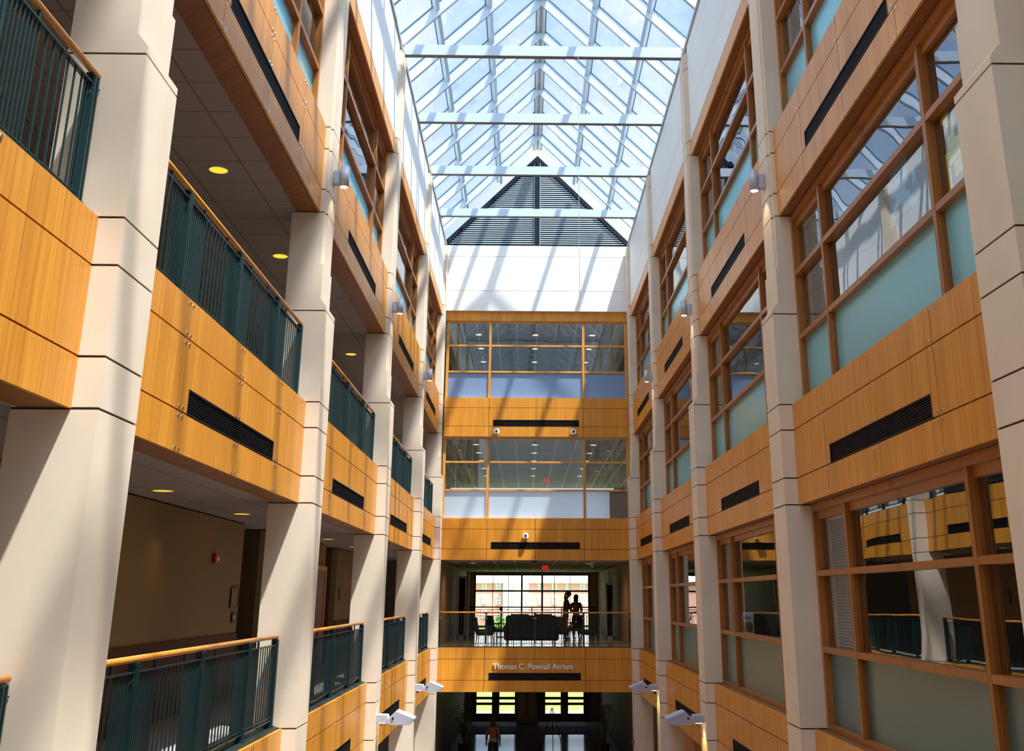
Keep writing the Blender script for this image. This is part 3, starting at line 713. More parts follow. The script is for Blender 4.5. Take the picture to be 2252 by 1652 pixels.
# side walls and piers
for x0, x1, y0, y1, m_, lab in ((-9, -3.0, 39.2, 39.35, M_cdark, 'dark wall left of the lobby opening'), (-3.35, -3.0, 39.4, 57, M_ochre, 'tan left wall of the far lobby'),
                      (3.72, 9, 39.6, 39.75, M_ochre, 'tan wall right of the lobby opening'), (3.72, 4.1, 39.8, 57, M_ochre, 'dark right wall of the far lobby')):
    sbox('wall_far', x0, x1, y0, y1, FL[2], 1.22, m_, lab, 'wall')
for x, lab in ((-2.80, 'white door jamb nearest the left of the lobby'), (-2.32, 'white jamb beside the lobby window, left'), (3.02, 'white jamb beside the lobby window, right'), (3.45, 'broad white pier at the right of the lobby')):
    wd = .05 if x < 3.3 else .16
    sbox('trim_3', x-wd/2, x+wd/2, 45.5, 45.7, FL[2], 1.05, M_trimw, lab, 'door jamb')
# glazed end wall of each storey
def curtain(z0, z1, lab, x0=-2.62, x1=3.27, trans=()):
    WN[0] += 1
    r = thing(f'window_{WN[0]}', lab, 'window', ((x0+x1)/2, WY, z0), kind='structure'); h = (x1-x0)/2; H = z1-z0
    f = MB().box(-h, -h+.08, 0, .12, 0, H).box(h-.08, h, 0, .12, 0, H).box(-h+.08, h-.08, 0, .12, H-.08, H).box(-h+.08, h-.08, 0, .12, 0, .06)
    link('frame', f.mesh('f', M_navy), r)
    for x in (-.52, .52): link('mullion', MB().box(-.045, .045, -.02, .12, .06, H-.08).mesh('m', M_navy), r, (x, 0, 0))
    for x in (-2.0, -1.2, 1.15, 1.95): link('glazing_bar', MB().box(-.015, .015, .02, .10, .06, H-.08).mesh('gb', M_alu), r, (x, 0, 0))
    for z in trans: link('transom', MB().box(-h+.08, h-.08, -.005, .11, -.04, .04).mesh('t', M_navy), r, (0, 0, z))
    for a, b in ((-h+.08, -.565), (-.475, .475), (.565, h-.08)): link('glass_pane', MB().box(a, b, .055, .065, .06, H-.08).mesh('p', M_glassf), r)
curtain(FL[2], 1.13, 'large far window of the second-storey lobby looking out to the brick building', trans=(1.90,))
curtain(FL[3], 5.3, 'large far window of the third-storey lobby', trans=(1.9,), x0=-4, x1=4.6)
curtain(FL[4], 9.5, 'large far window of the top-storey room', trans=(1.9,), x0=-4, x1=4.6)
for x0, x1, z0, z1, lab in ((-9, -2.62, -5.8, 1.25, 'end wall left of the lobby window'), (3.27, 9.6, -5.8, 1.25, 'end wall right of the lobby window'), (-2.62, 3.27, 1.13, 1.25, 'end wall strip over the lobby window'),
                            (-9, -4, 2.59, 9.7, 'upper end wall left'), (4.6, 9.6, 2.59, 9.7, 'upper end wall right'), (-2.62, 3.27, -3.2, -1.8, 'end wall band over the entrance doors')):
    sbox('wall_far', x0, x1, WY, WY+.2, z0, z1, M_cwall, lab, 'wall')
# guard rail in front of the glass
r = thing('guard_rail', 'dark horizontal guard rail in front of the lobby window', 'railing', (.32, WY-.6, FL[2]))
link('top_rail', MB().cyl((-3.2, 0, 1.12), (3.3, 0, 1.12), .03, n=10).mesh('tr', M_navy), r)
link('lower_rail', MB().cyl((-3.2, 0, 1.0), (3.3, 0, 1.0), .015, n=8).mesh('lr', M_navy), r)
for x in (-3.0, -1.5, 0, 1.5, 3.0): link('post', MB().box(x-.025, x+.025, -.02, .02, 0, 1.1).mesh('po', M_navy), r)
pk = MB().box(-.008, .008, -.008, .008, .08, 1.0).mesh('pk', M_navy)
for i in range(48): link('picket', pk, r, (-3.1+.13*i, 0, 0))
link('bottom_rail', MB().box(-3.2, 3.3, -.015, .015, .06, .08).mesh('br', M_navy), r)

# glass side doors at the left & right of the lobby (tall bright slots)
def slot(x, y, w, zc0, zc1, lab):
    r = thing('glass_door', lab, 'door', (x, y, FL[2]))
    H = zc1-FL[2]
    f = MB().box(-w/2, -w/2+.05, 0, .06, 0, H).box(w/2-.05, w/2, 0, .06, 0, H).box(-w/2, w/2, 0, .06, H-.08, H).box(-w/2, w/2, 0, .06, 0, .12)
    link('frame', f.mesh('f', M_trimw), r); link('pane', MB().box(-w/2+.05, w/2-.05, .02, .03, .12, H-.08).mesh('p', M_black), r)
    link('handle', MB().cyl((w/2-.1, -.05, .9), (w/2-.1, -.05, 1.2), .012, n=8).mesh('h', M_chrome), r)
slot(-2.62, 46.2, .34, 0, .82, 'narrow tall glass door with pale frame left of the lobby window')
slot(3.4, 45.2, .32, 0, .55, 'narrow tall dark glass door on the pale pier at the right of the lobby')

# red sign and camera domes
for y, x, z, lab in ((44, .77, FL[3]-1.37-.19, 'red ceiling-hung sign over the second-storey lobby'), (44, .80, 5.43-.2-.8, 'red ceiling-hung sign behind the lower far window')):
    r = thing('ceiling_sign', lab, 'sign', (x, y, z)); zt_ = {True: FL[3]-1.36, False: FL[4]-1.36}[z < 2]
    link('box', bevel(MB().box(-.13, .13, -.05, .05, 0, .17).mesh('b', M_redsign), .02, 2), r)
    link('stem', MB().cyl((0, 0, .17), (0, 0, zt_-z), .01, n=8).mesh('s', M_blackp), r)
for x, y, lv, lab in ((.312, 39.0, 3, 'small black dome camera on the lobby ceiling edge'), (.32, 39.3, 4, 'small black dome camera behind the lower far window')):
    zc = FL[lv]-1.36; r = thing('dome_camera', lab, 'camera', (x, y, zc))
    link('base', MB().cyl((0, 0, -.02), (0, 0, 0), .10, n=16).mesh('b', M_blackp), r); link('dome', smooth(MB().ball((0, 0, -.03), .075, .075, .07).mesh('d', M_blackp)), r)
r = thing('ceiling_speaker', 'small white cylinder hanging from the right of the lobby ceiling', 'fixture', (2.42, 40.5, FL[3]-1.36))
link('body', MB().cyl((0, 0, -.18), (0, 0, 0), .045, n=12).mesh('b', M_wplast), r); link('cap', MB().cyl((0, 0, -.20), (0, 0, -.18), .05, n=12).mesh('c', M_wplast), r)

# ------------------------------------------------------------------ lounge furniture
def lounge_chair(loc, rz, label, w=.62):
    r = thing('lounge_chair', label, 'chair', loc, 'black lounge chairs', rz=rz)
    link('seat', bevel(MB().box(-w/2, w/2, -.30, .30, .30, .44).mesh('s', M_fabric), .04, 3), r)
    link('backrest', bevel(MB().prism([(-.34, .40), (-.24, .40), (-.33, .92), (-.42, .90)], 'x', -w/2+.03, w/2-.03).mesh('b', M_fabric), .03, 2), r)
    for sx in (-1, 1):
        a = link('armrest', bevel(MB().box(-.03, .03, -.30, .30, .58, .62).mesh('a', M_blackp), .01, 2), r, (sx*(w/2+.01), 0, 0))
        link('arm_support', MB().box(-.015, .015, .20, .24, .38, .58).mesh('as', M_blackp), a); 
        for sy in (-1, 1): link('leg', MB().cyl((sx*(w/2-.05), sy*.25, .31), (sx*(w/2-.02), sy*.28, 0), .02, .014, n=10).mesh('l', M_chrome), r)
    return r
lounge_chair((-1.45, 40.6, FL[2]), -PI/2-.1, 'black lounge chair at the left of the lobby, side on, nearest the railing')
lounge_chair((-1.10, 44.6, FL[2]), -PI/2+.5, 'black lounge chair standing behind the nearest left one')
lounge_chair((2.30, 41.3, FL[2]), PI/2-.1, 'black lounge chair at the right of the lobby, side on, nearest the railing')
lounge_chair((1.95, 46.6, FL[2]), PI/2-.5, 'black lounge chair behind the low table on the right')
lounge_chair((1.30, 41.8, FL[2]), PI, 'black lounge chair turned away beside the sofa')
r = thing('sofa', 'long black sofa seen from behind in the middle of the lobby', 'sofa', (.22, 41.0, FL[2]))
link('back', bevel(MB().box(-.93, .93, -.42, -.24, .12, .98).mesh('b', M_fabric), .05, 3), r)
link('seat', bevel(MB().box(-.80, .80, -.23, .42, .14, .46).mesh('s', M_fabric), .05, 3), r)
for sx in (-1, 1): link('armrest', bevel(MB().box(-.09, .09, -.42, .42, .12, .66).mesh('a', M_fabric), .04, 3), r, (sx*.90, 0, 0))
for sx in (-1, 1):
    for sy in (-.36, .36): link('foot', MB().cyl((sx*.85, sy, 0), (sx*.85, sy, .13), .025, n=8).mesh('f', M_chrome), r)
for x in (-.42, .42): link('back_cushion', bevel(MB().box(-.38, .38, -.24, -.12, .46, 1.02).mesh('c', M_fabric), .05, 3), r, (x, 0, 0))
def low_table(loc, label, w=.75, h=.42):
    r = thing('low_table', label, 'table', loc)
    link('tabletop', bevel(MB().box(-w/2, w/2, -.35, .35, h, h+.035).mesh('t', M_blackp), .008, 1), r)
    for sx in (-1, 1):
        for sy in (-1, 1): link('leg', MB().box(-.015, .015, -.015, .015, 0, h).mesh('l', M_blackp), r, (sx*(w/2-.06), sy*.29, 0))
low_table((-.75, 42.6, FL[2]), 'low black table between the left lounge chairs and the sofa')
low_table((1.95, 43.6, FL[2]), 'low black table between the two right lounge chairs', .7)
r = thing('floor_lamp', 'slim dark floor lamp beside the sofa at the left', 'lamp', (-1.05, 47.5, FL[2]))
link('base', MB().cyl((0, 0, 0), (0, 0, .03), .14, n=16).mesh('b', M_blackp), r); link('pole', MB().cyl((0, 0, .03), (0, 0, 1.1), .016, n=8).mesh('p', M_blackp), r); link('head', MB().cyl((0, 0, 1.08), (0, 0, 1.2), .05, .035, n=12).mesh('h', M_blackp), r)

# ------------------------------------------------------------------ people
def skin_mesh(nodes, edges, mat_, sub=2):
    me = bpy.data.meshes.new('sk'); me.from_pydata([n[0] for n in nodes], edges, [])
    o = bpy.data.objects.new('sk', me); COL.objects.link(o)
    md = o.modifiers.new('s', 'SKIN'); md.use_smooth_shade = True
    for i, n in enumerate(nodes):
        r_ = n[1]; me.skin_vertices[0].data[i].radius = (r_, r_) if not isinstance(r_, tuple) else r_
    me.skin_vertices[0].data[0].use_root = True
    o.modifiers.new('u', 'SUBSURF').levels = sub
    bpy.context.view_layer.update()
    m2 = bpy.data.meshes.new_from_object(o.evaluated_get(bpy.context.evaluated_depsgraph_get()))
    bpy.data.objects.remove(o, do_unlink=True)
    m2.materials.clear(); m2.materials.append(mat_)
    for p in m2.polygons: p.use_smooth = True; p.material_index = 0
    return m2
def person(loc, rz, H, label, top, arms, hair='long', hairm=None, stride=.12, lean=0.0, headtilt=0.0, skirt=False):
    """front = -y in local space. arms: {side:(elbow, hand)} as local points at height scale 1.7"""
    k = H/1.70
    r = thing('person', label, 'person', loc, rz=rz)
    V = lambda x, y, z: (x*k, y*k, z*k)
    hipL, hipR = (-.09, 0, .88), (.09, 0, .88)
    kn = {-1: (-.10, -.03-stride*.3, .48), 1: (.10, -.02+stride*.3, .48)}
    an = {-1: (-.10, .02-stride*.6, .09), 1: (.10, .03+stride*.5, .09)}
    L = lambda z: -lean*(z-.9)
    nodes = [(V(0, 0, .92), .115*k), (V(0, L(1.08), 1.08), .105*k), (V(0, L(1.25), 1.25), (.135*k, .105*k)), (V(0, L(1.38), 1.38), (.12*k, .085*k)), (V(0, L(1.46), 1.46), .05*k), (V(0, L(1.52)-.01, 1.52), .052*k)]
    edges = [(0, 1), (1, 2), (2, 3), (3, 4), (4, 5)]
    hx = -headtilt*.1
    nodes += [(V(0, L(1.58)-.02+hx*.3, 1.575), .082*k), (V(0, L(1.63)-.015+hx, 1.64), .085*k)]; edges += [(5, 6), (6, 7)]
    for s in (-1, 1):
        n = len(nodes)
        nodes += [(V(s*.095, 0, .84), .095*k), (V(*kn[s]), .058*k), (V(*an[s]), .038*k), (V(an[s][0], an[s][1]-.13, .035), .033*k)]
        edges += [(0, n), (n, n+1), (n+1, n+2), (n+2, n+3)]
        n = len(nodes); el, ha = arms[s]
        nodes += [(V(s*.165, L(1.38), 1.37), .055*k), (V(*el), .042*k), (V(*ha), .028*k)]
        edges += [(3, n), (n, n+1), (n+1, n+2)]
        d = (Vector(ha)-Vector(el)).normalized(); up = Vector((0, 0, 1)) if abs(d.z) < .8 else Vector((0, -1, 0)); sd_ = d.cross(up).normalized(); up = sd_.cross(d)
        palm = Vector(ha)+d*.075
        nodes.append((V(*palm), (.038*k, .018*k))); edges.append((n+2, n+3)); pn = n+3
        for i in range(4):
            a = palm+sd_*(i-1.5)*.019+d*.012; m_ = a+d*.03-up*.006; t_ = m_+d*(.026+.006*(1.5-abs(i-1.4)))-up*.022
            q = len(nodes); nodes += [(V(*a), .0088*k), (V(*m_), .0082*k), (V(*t_), .007*k)]; edges += [(pn, q), (q, q+1), (q+1, q+2)]
        a = Vector(ha)+d*.03+sd_*s*.03; t_ = a+d*.04+sd_*s*.02-up*.012; q = len(nodes)
        nodes += [(V(*a), .011*k), (V(*t_), .0085*k)]; edges += [(n+2, q), (q, q+1)]
    link('body', skin_mesh(nodes, edges, M_skin), r)
    # face details
    hd = V(0, L(1.63)-.015+hx, 1.63); f = MB(); f.ball((hd[0], hd[1]-.088*k, hd[2]-.01*k), .012*k, .02*k, .024*k, 8, 6)
    for s in (-1, 1): f.ball((hd[0]+s*.083*k, hd[1], hd[2]), .012*k, .018*k, .03*k, 8, 6)
    link('nose_and_ears', smooth(f.mesh('f', M_skin)), r)
    f = MB()
    for s in (-1, 1): f.ball((hd[0]+s*.032*k, hd[1]-.076*k, hd[2]+.015*k), .012*k, .008*k, .007*k, 8, 6)
    link('eyes', smooth(f.mesh('e', M_shoe)), r)
    link('mouth', smooth(MB().ball((hd[0], hd[1]-.078*k, hd[2]-.055*k), .022*k, .007*k, .006*k, 8, 6).mesh('m', M_red)), r)
    # top
    e = .012*k
    nt_ = [(V(0, 0, .96), .122*k+e*.5), (V(0, L(1.08), 1.08), .113*k+e), (V(0, L(1.25), 1.25), (.145*k+e, .112*k+e)), (V(0, L(1.38), 1.375), (.13*k+e, .09*k+e)), (V(0, L(1.45), 1.445), .06*k)]
    et = [(0, 1), (1, 2), (2, 3), (3, 4)]
    for s in (-1, 1):
        n = len(nt_); el, ha = Vector(arms[s][0]), Vector(arms[s][1])
        nt_ += [(V(s*.168, L(1.38), 1.37), .062*k+e), (V(*el), .050*k+e*.5), (V(*(el.lerp(ha, .85))), .036*k+e*.5)]; et += [(3, n), (n, n+1), (n+1, n+2)]
    link('top', skin_mesh(nt_, et, top), r)
    nb = [(V(0, 0, .97), .118*k), (V(0, 0, .90), .125*k)]; eb = [(0, 1)]
    for s in (-1, 1):
        n = len(nb); nb += [(V(s*.098, 0, .82), .103*k), (V(*kn[s]), .068*k), (V(an[s][0], an[s][1], .11), .052*k)]; eb += [(1, n), (n, n+1), (n+1, n+2)]
    link('trousers', skin_mesh(nb, eb, M_jean), r)
    sh = MB()
    for s in (-1, 1): sh.ball((an[s][0]*k, (an[s][1]-.07)*k, .045*k), .05*k, .135*k, .045*k, 12, 8)
    link('shoes', smooth(sh.mesh('sh', M_shoe)), r)
    # hair
    hm = hairm or M_hair; h_ = MB(); h_.ball((hd[0], hd[1]+.014*k, hd[2]+.030*k), .100*k, .104*k, .105*k, 14, 10)
    if hair == 'long':
        h_.prism([(hd[0]-.09*k, hd[2]+.03*k), (hd[0]+.09*k, hd[2]+.03*k), (hd[0]+.085*k, hd[2]-.27*k), (hd[0], hd[2]-.31*k), (hd[0]-.085*k, hd[2]-.27*k)], 'y', hd[1]+.02*k, hd[1]+.10*k)
    else:
        h_.ball((hd[0], hd[1]+.11*k, hd[2]+.03*k), .045*k, .05*k, .05*k, 10, 8); h_.ball((hd[0], hd[1]+.15*k, hd[2]-.12*k), .035*k, .04*k, .15*k, 10, 8)
    me = h_.mesh('hair', hm); 
    link('hair', smooth(bevel(me, .0, 1) if False else me), r)
    return r
person((1.60, 44.9, FL[2]), math.radians(80), 1.78, 'taller person with a ponytail in an olive top holding up a phone in the lobby', M_top1,
       {-1: ((-.20, -.12, 1.12), (-.12, -.34, 1.20)), 1: ((.19, -.16, 1.14), (.06, -.36, 1.30))}, hair='tail', lean=.08, headtilt=.6, stride=.05)
person((2.06, 45.6, FL[2]), math.radians(165), 1.66, 'shorter long-haired person in a brown top beside the taller one in the lobby', M_top2,
       {-1: ((-.24, .02, 1.12), (-.14, -.20, 1.05)), 1: ((.24, .02, 1.12), (.14, -.20, 1.08))}, hair='long', stride=.10)
thing('phone', 'small dark phone held up by the taller person in the lobby', 'phone', (1.60+.50, 44.86, FL[2]+1.38), me=bevel(MB().box(-.006, .006, -.037, .037, 0, .15).mesh('ph', M_blackp), .003, 1), rz=.1)
person((-1.12, 41.6, FL[1]), math.radians(172), 1.70, 'person in a rust-brown top walking across the ground floor lobby', M_top3,
       {-1: ((-.23, .03, 1.12), (-.24, -.04, .88)), 1: ((.23, .0, 1.12), (.25, -.08, .88))}, hair='long', hairm=M_hairb, stride=.18)

# ------------------------------------------------------------------ ground floor entrance
z0 = FL[1]
for x0, x1, y0, y1, m_, lab in ((-9, -2.95, 39.2, 39.35, M_cdark, 'dark ground-storey wall left of the entrance lobby'), (3.7, 9, 39.2, 39.35, M_cdark, 'dark ground-storey wall right of the entrance lobby'),
                            (-3.3, -2.95, 39.4, WY, M_cdark, 'left wall of the entrance lobby'), (3.75, 4.1, 39.4, WY, M_cdark, 'right wall of the entrance lobby')):
    sbox('wall_far', x0, x1, y0, y1, z0, -2.99, m_, lab, 'wall')
def entrance_door(n, cx_, lab):
    w = 1.0
    r = thing(f'door_{n}', lab, 'door', (cx_, WY, z0), kind='structure')
    H = 2.75
    f = MB().box(-w/2, -w/2+.12, 0, .1, 0, H).box(w/2-.12, w/2, 0, .1, 0, H).box(-w/2+.12, w/2-.12, 0, .1, H-.10, H).box(-w/2+.12, w/2-.12, 0, .1, 0, .35).box(-w/2+.12, w/2-.12, 0, .1, .99, 1.11)
    link('frame', f.mesh('f', M_cdark), r)
    link('glass_pane', MB().box(-w/2+.12, w/2-.12, .045, .055, .35, .99).mesh('p', M_glassf), r)
    link('glass_pane', MB().box(-w/2+.12, w/2-.12, .045, .055, 1.11, H-.10).mesh('p', M_glassf), r)
    p = link('push_bar', MB().box(-w/2+.1, w/2-.1, -.08, -.03, .74, .86).mesh('pb', M_black), r)
    link('bar_bracket', MB().box(-w/2+.1, -w/2+.16, -.03, 0, .76, .84).box(w/2-.16, w/2-.1, -.03, 0, .76, .84).mesh('bb', M_black), p)
DX = [(-2.0, 'glazed entrance door, first from the left'), (-.87, 'glazed entrance door, second from the left, left of the kiosk'), (1.40, 'glazed entrance door right of the kiosk'), (2.53, 'glazed entrance door, last on the right')]
for i, (x, lab) in enumerate(DX): entrance_door(i+1, x, lab)
for i, (a, b) in enumerate(((-2.62, -2.5), (-1.5, -1.37), (-.37, .90), (1.90, 2.03), (3.03, 3.27))):
    sbox('wall_far', a, b, WY, WY+.15, z0, -3.2, M_cdark, f'dark panel between the entrance doors, {ORD[i]} from the left', 'wall')
sbox('wall_far', -2.62, 3.27, WY+.0, WY+.15, z0+2.75, -3.2, M_cdark, 'dark panel over the entrance doors', 'wall') if z0+2.75 < -3.2 else None
thing('entrance_mat', 'long dark mat in front of the entrance doors', 'mat', (.3, 53.3, z0), me=bevel(MB().box(-2.75, 2.75, -1.5, 1.5, 0, .015).mesh('mat', M_mat_), .004, 1))
r = thing('information_kiosk', 'black free-standing kiosk with two amber panels in the entrance lobby', 'kiosk', (.11, 47.0, z0))
link('cabinet', bevel(MB().box(-.44, .44, -.25, .25, 0, .95).mesh('c', M_blackp), .01, 1), r)
link('upper_frame', bevel(MB().box(-.44, .44, -.08, .08, .95, 2.4).mesh('u', M_blackp), .01, 1), r)
link('canopy', bevel(MB().box(-.47, .47, -.15, .15, 2.4, 2.62).mesh('k', M_blackp), .01, 1), r)
for x in (-.22, .2): link('display_panel', MB().box(-.13, .13, -.09, -.082, 1.15, 2.1).mesh('d', M_amber), r, (x, 0, 0))
r = thing('easel', 'dark tripod easel right of the kiosk in the entrance lobby', 'easel', (1.10, 46.2, z0))
for a, b in (((-.02, 0, 1.6), (-.45, -.15, 0)), ((.02, 0, 1.6), (.45, -.15, 0)), ((0, .03, 1.55), (.05, .45, 0))): link('leg', MB().cyl(a, b, .016, n=8).mesh('l', M_wains), r)
link('shelf', MB().box(-.36, .36, -.13, -.09, .62, .66).mesh('s', M_wains), r)
link('crossbar', MB().box(-.18, .18, -.07, -.05, 1.1, 1.13).mesh('cb', M_wains), r)
for s, x in ((-1, -2.35), (1, 3.1)):   # tall potted plants beside the entrance
    r = thing('potted_plant', f'tall leafy potted plant at the {"left" if s<0 else "right"} side of the entrance lobby', 'plant', (x, 45.0, z0))
    link('pot', MB().cyl((0, 0, 0), (0, 0, .45), .16, .22, n=16).mesh('p', M_wains), r)
    st = MB(); lf = MB()
    for i in range(16):
        a = random.random()*6.28; hh = .9+random.random()*1.0; rr = .1+random.random()*.22
        p0 = Vector((0, 0, .45)); p1 = Vector((math.cos(a)*rr, math.sin(a)*rr, hh)); st.cyl(p0, p1, .010, .006, 6)
        for j in range(7):
            c = p1+Vector((random.uniform(-.12, .12), random.uniform(-.12, .12), random.uniform(-.25, .15)))
            d = Vector((random.uniform(-1, 1), random.uniform(-1, 1), random.uniform(-.6, .4))).normalized(); q = d.orthogonal().normalized()*.03
            lf.poly([c, c+d*.08+q, c+d*.17, c+d*.08-q], [(0, 1, 2, 3)])
    link('stems', st.mesh('st', M_bark), r); link('foliage', lf.mesh('lf', M_leaf), r)
# fire alarm pull at right column base, horns and plaques in the left corridor
r = thing('fire_alarm_pull', 'small red alarm box low on the right far wall of the ground storey', 'alarm', (SX(1, O_COL)-.03, 37.6, z0+.9+.4)); link('box', bevel(MB().box(-.03, .028, -.05, .05, 0, .14).mesh('b', M_red), .006, 1), r); link('lever', MB().box(-.045, -.03, -.03, .03, .05, .07).mesh('l', M_wplast), r)
xw = SX(-1, ox)
r = thing('fire_alarm_horn', 'red alarm horn with strobe on the tan corridor wall, left side', 'alarm', (xw, 17.73, .50)); link('body', bevel(MB().box(0, .06, -.10, .10, 0, .15).mesh('b', M_red), .01, 1), r); link('strobe', MB().box(.06, .085, -.04, .04, .04, .09).mesh('s', M_wplast), r)
r = thing('wall_plaque', 'tan framed sign on the corridor wall below the alarm horn', 'sign', (xw, 19.15, -.18)); link('board', MB().box(0, .02, -.22, .22, .02, .30).mesh('b', M_cwall), r)
fr = MB().box(0, .03, -.25, -.22, 0, .32).box(0, .03, .22, .25, 0, .32).box(0, .03, -.22, .22, 0, .02).box(0, .03, -.22, .22, .30, .32); link('frame', fr.mesh('f', M_blackp), r)
r = thing('thermostat_plate', 'small dark plate under the framed corridor sign', 'switch', (xw, 19.2, -.42)); link('plate', bevel(MB().box(0, .03, -.12, .12, 0, .16).mesh('p', M_blackp), .006, 1), r); link('display', MB().box(.03, .033, -.06, .06, .06, .12).mesh('d', M_alu), r)
r = thing('corridor_door', 'wooden door with pale frame in the corridor wall between the second and third left columns', 'door', (xw+.02, 26.6, FL[2]))
link('leaf', MB().box(0, .04, -.75, .75, 0, 2.2).mesh('l', M_soff), r)
link('frame', MB().box(0, .06, -.85, -.75, 0, 2.3).box(0, .06, .75, .85, 0, 2.3).box(0, .06, -.75, .75, 2.2, 2.3).mesh('f', M_woodc), r)
link('handle', MB().cyl((.04, -.6, 1.0), (.10, -.6, 1.0), .015, n=8).box(.09, .11, -.6, -.48, .99, 1.01).mesh('h', M_chrome), r)
r = thing('wall_plaque', 'narrow upright plaque on the corner of the corridor wall between the third and fourth columns', 'sign', (xw, 29.9, -.08)); link('board', MB().box(.01, .04, -.10, .10, 0, .30).mesh('b', M_cwall), r); link('backing', MB().box(0, .01, -.13, .13, -.02, .32).mesh('k', M_blackp), r)
wl = bpy.data.lights.new('corridor_lamp_beam', 'SPOT'); wl.energy = 7; wl.spot_blend = 1; wl.spot_size = math.radians(95); wl.color = (1, .6, .2)
for y in (14.9, 30.9):
    o = bpy.data.objects.new('corridor_lamp_beam', wl); COL.objects.link(o); o.location = (-4.6, y, 1.15)

# ------------------------------------------------------------------ things seen in the right windows
gx = SX(1, O_WIN)
r = thing('poster', 'white poster with blue script and a green band in a lowest-row right window', 'poster', (gx+.13, 20.34, -.655))
link('sheet', MB().box(0, .006, -.50, .50, 0, .40).mesh('s', M_paper), r)
o = link('colour_band', MB().box(-.004, 0, -.44, .46, .09, .24).mesh('b', M_olive), r); o['label'] = 'olive green band'
me = text_mesh('career', .30, [M_brownink], .002, .006, width=.80); o = link('large_word', me, r, (-.006, .42, .08)); o.rotation_euler = (PI/2, 0, -PI/2); o['label'] = 'brown lettering'
me = text_mesh('what is your', .12, [M_blueink], .002, .0, width=.7); o = link('script_line', me, r, (-.006, .38, .28)); o.rotation_euler = (PI/2, 0, -PI/2); o['label'] = 'blue script'
def mosaic(pattern, loc, cell_y, cell_z, m_, lab):
    b = MB()
    for i, row in enumerate(pattern):
        for j, ch in enumerate(row):
            if ch == '#': b.box(0, .003, -j*cell_y, -(j+1)*cell_y+.006, -i*cell_z, -(i+1)*cell_z+.006)
    thing('sticky_note_mosaic', lab, 'decoration', loc, 'paper note mosaics on the glass', b.mesh('mo', m_))
mosaic(['..##....', '..###...', '.#####..', '.##.##..', '######..', '.#####.#', '..###..#', '.#####..', '##..###.', '#.....##'], (gx+.10, 10.98, 4.62), .105, .075, M_noteb, 'stepped shape of blue paper notes on the big pane of the nearest middle-row right window')
mosaic(['##..', '.##.', '..#.', '.##.', '.###', '####', '####', '#.##', '#.##', '#...'], (gx+.10, 9.36, 4.42), .09, .075, M_notey, 'yellow paper notes on the narrow side pane of the nearest middle-row right window')
mosaic(['.####.', '#.##.#', '######', '#.##.#', '.####.', '######', '#.##.#', '######', '.####.', '.#..#.'], (gx+.105, 11.55, 3.49), .085, .062, M_noteb, 'block of blue paper notes behind the frosted lower pane of the nearest middle-row right window')
for lv, nm in ((2, 'lowest'), (3, 'middle')):
    r = thing('venetian_blind', f'grey slatted blind in the far narrow panes of the nearest {nm}-row right window', 'blind', (gx+.13, 14.25, FL[lv]+.98)); b = MB()
    for i in range(42): b.prism([(0, i*.038), (.02, i*.038+.012), (.02, i*.038+.014), (0, i*.038+.002)], 'y', -.42, .42)
    link('slats', b.mesh('sl', M_blind), r); link('head_rail', MB().box(0, .03, -.43, .43, 1.60, 1.64).mesh('h', M_trimw), r)
    for y in (-.3, .3): link('cord', MB().cyl((.01, y, 0), (.01, y, 1.6), .002, n=5).mesh('c', M_trimw), r)
r = thing('office_chair', 'black office chair behind the big clear pane of the nearest lowest-row right window', 'chair', (5.0, 12.85, FL[2]))
link('seat', bevel(MB().box(-.25, .25, -.25, .25, .45, .52).mesh('s', M_fabric), .03, 2), r); link('backrest', bevel(MB().box(-.28, -.22, -.33, .33, .75, 1.22).mesh('b', M_fabric), .03, 3), r)
link('back_support', MB().box(-.26, -.22, -.03, .03, .46, .80).mesh('bs', M_blackp), r); link('gas_column', MB().cyl((0, 0, .1), (0, 0, .45), .03, n=10).mesh('g', M_chrome), r)
for i in range(5):
    a = 2*PI*i/5; l = link('leg', MB().cyl((0, 0, .10), (math.cos(a)*.28, math.sin(a)*.28, .06), .022, .016, 8).mesh('l', M_blackp), r); link('caster', MB().cyl((math.cos(a)*.28-.02, math.sin(a)*.28, .03), (math.cos(a)*.28+.02, math.sin(a)*.28, .03), .03, n=10).mesh('c', M_blackp), l)
r = thing('storage_cabinet', 'dark cabinet standing behind the frosted pane of the upper far window', 'cabinet', (.12, 38.75, FL[4])); link('body', bevel(MB().box(-.55, .50, -.12, .25, 0, .55).mesh('b', M_rwall), .01, 1), r); link('door', MB().box(-.53, -.03, -.14, -.12, .03, .52).mesh('d', M_rwall), r); link('door', MB().box(-.02, .48, -.14, -.12, .03, .52).mesh('d', M_rwall), r)
r = thing('surfboard_panel', 'pale green rounded board leaning inside behind the frosted pane with the poster above', 'board', (gx+.16, 20.55, FL[2])); 
pts = [(math.cos(t)*.22, .46+math.sin(t)*.44) for t in [2*PI*i/24 for i in range(24)]]
link('board', MB().prism(pts, 'x', 0, .03).mesh('b', mat('pale_green_paint', (.45, .75, .55), .5)), r); link('stand', MB().box(-.02, .08, -.2, .2, 0, .03).mesh('s', M_blackp), r)

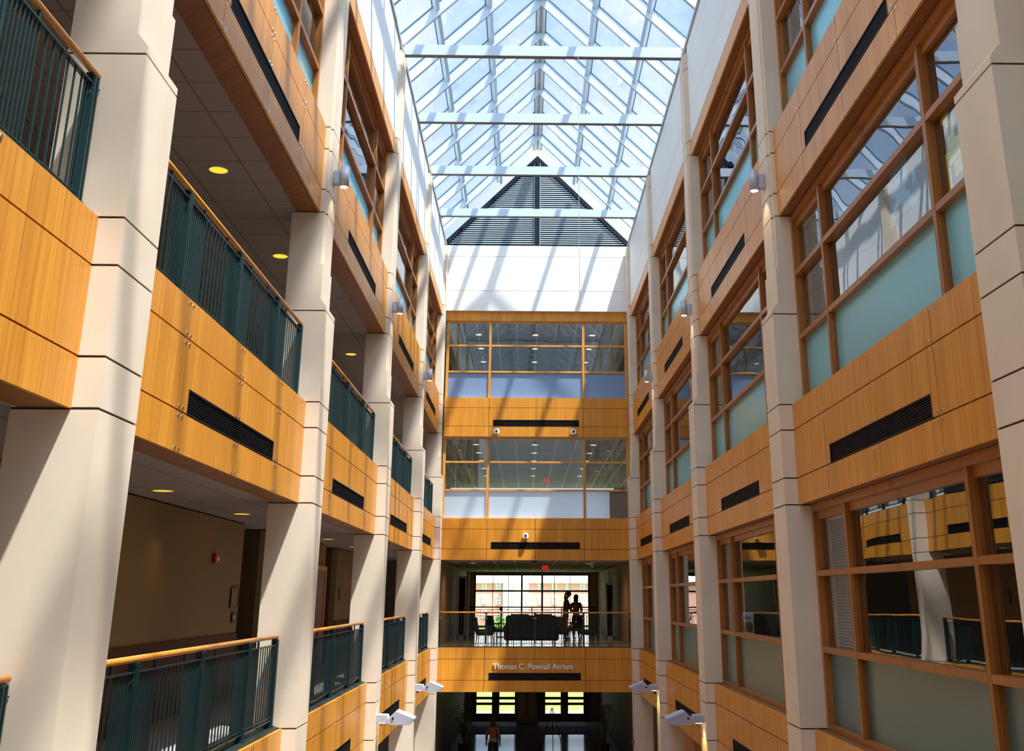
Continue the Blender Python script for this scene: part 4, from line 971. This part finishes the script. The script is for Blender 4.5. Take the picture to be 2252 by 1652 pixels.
# ------------------------------------------------------------------ outdoors beyond the end wall
g = thing('lawn', 'green lawn outside the entrance', 'lawn', (0, 130, z0-.3), me=MB().box(-90, 90, -72, 110, 0, .04).mesh('lawn', M_grass), kind='stuff')
thing('paved_path', 'pale pink paved path across the lawn outside the doors', 'path', (0, 64.2, z0-.25), me=MB().poly([(-14, -7, 0), (14, -5, 0), (16, 2, 0), (-16, -1, 0), (-14, -7, .02), (14, -5, .02), (16, 2, .02), (-16, -1, .02)], [(0, 1, 2, 3), (4, 5, 6, 7), (0, 1, 5, 4), (1, 2, 6, 5), (2, 3, 7, 6), (3, 0, 4, 7)]).mesh('path', M_path))
BY = 235.0
r = thing('brick_building', 'long pinkish brick building with white windows beyond the lawn', 'building', (1.5, BY, z0))
link('walls', MB().box(-34, 34, 0, 10, 0, 8.6).mesh('w', M_brick), r)
link('centre_bay', MB().box(-6.2, -1.0, -1.2, 0, 0, 9.6).mesh('cb', M_wplast), r)
link('cornice', MB().box(-34.3, 34.3, -.5, 0, 8.6, 9.1).mesh('co', M_wplast), r)
link('mansard_roof', MB().prism([(0, 9.1), (10, 9.1), (7, 13.5), (2.0, 13.5)], 'x', -34, 34).mesh('rf', M_trimw), r)
wm = MB().box(-.5, .5, -.12, .0, 0, 1.6); wm = wm.mesh('wf', M_wplast); wd = MB().box(-.2, .2, -.16, -.13, .2, .7).box(-.2, .2, -.16, -.13, .9, 1.4).mesh('wp', M_alu)
xs = [-22+2.95*i for i in range(16)]
for zz in (1.6, 4.4, 7.3, 9.8):
    for x in xs:
        yy = -1.2 if -6.3 < x < -.9 and zz < 8 else (0 if zz < 9 else .9)
        w_ = link('window', wm, r, (x, yy, zz)); link('pane', wd, w_)
def tree(x, y, h, lab, seed):
    random.seed(seed); r = thing('tree', lab, 'tree', (x, y, z0-.26)); link('trunk', MB().cyl((0, 0, 0), (0, 0, h*.55), .18, .09, 8).mesh('t', M_bark), r)
    lf = MB()
    for i in range(1400):
        d = Vector((random.gauss(0, 1), random.gauss(0, 1), random.gauss(0, 1))).normalized()*(random.random()**.4)
        c = Vector((d.x*h*.28, d.y*h*.28, h*.68+d.z*h*.34)); a = Vector((random.uniform(-1, 1), random.uniform(-1, 1), random.uniform(-1, 1))).normalized()*.28; q = a.orthogonal().normalized()*.14
        lf.poly([c-a, c+q, c+a, c-q], [(0, 1, 2, 3)])
    link('crown', lf.mesh('c', M_leaf), r)
tree(7.3, 92, 7.2, 'leafy green tree outside the right part of the lobby window', 3)
tree(-2.2, 100, 4.2, 'small green tree low outside the left part of the lobby window', 4)
tree(2.6, 98, 4.0, 'small green tree outside near the middle of the lobby window', 5)
tree(-5.5, 88, 3.9, 'small green tree at the far left edge of the lobby window', 6)
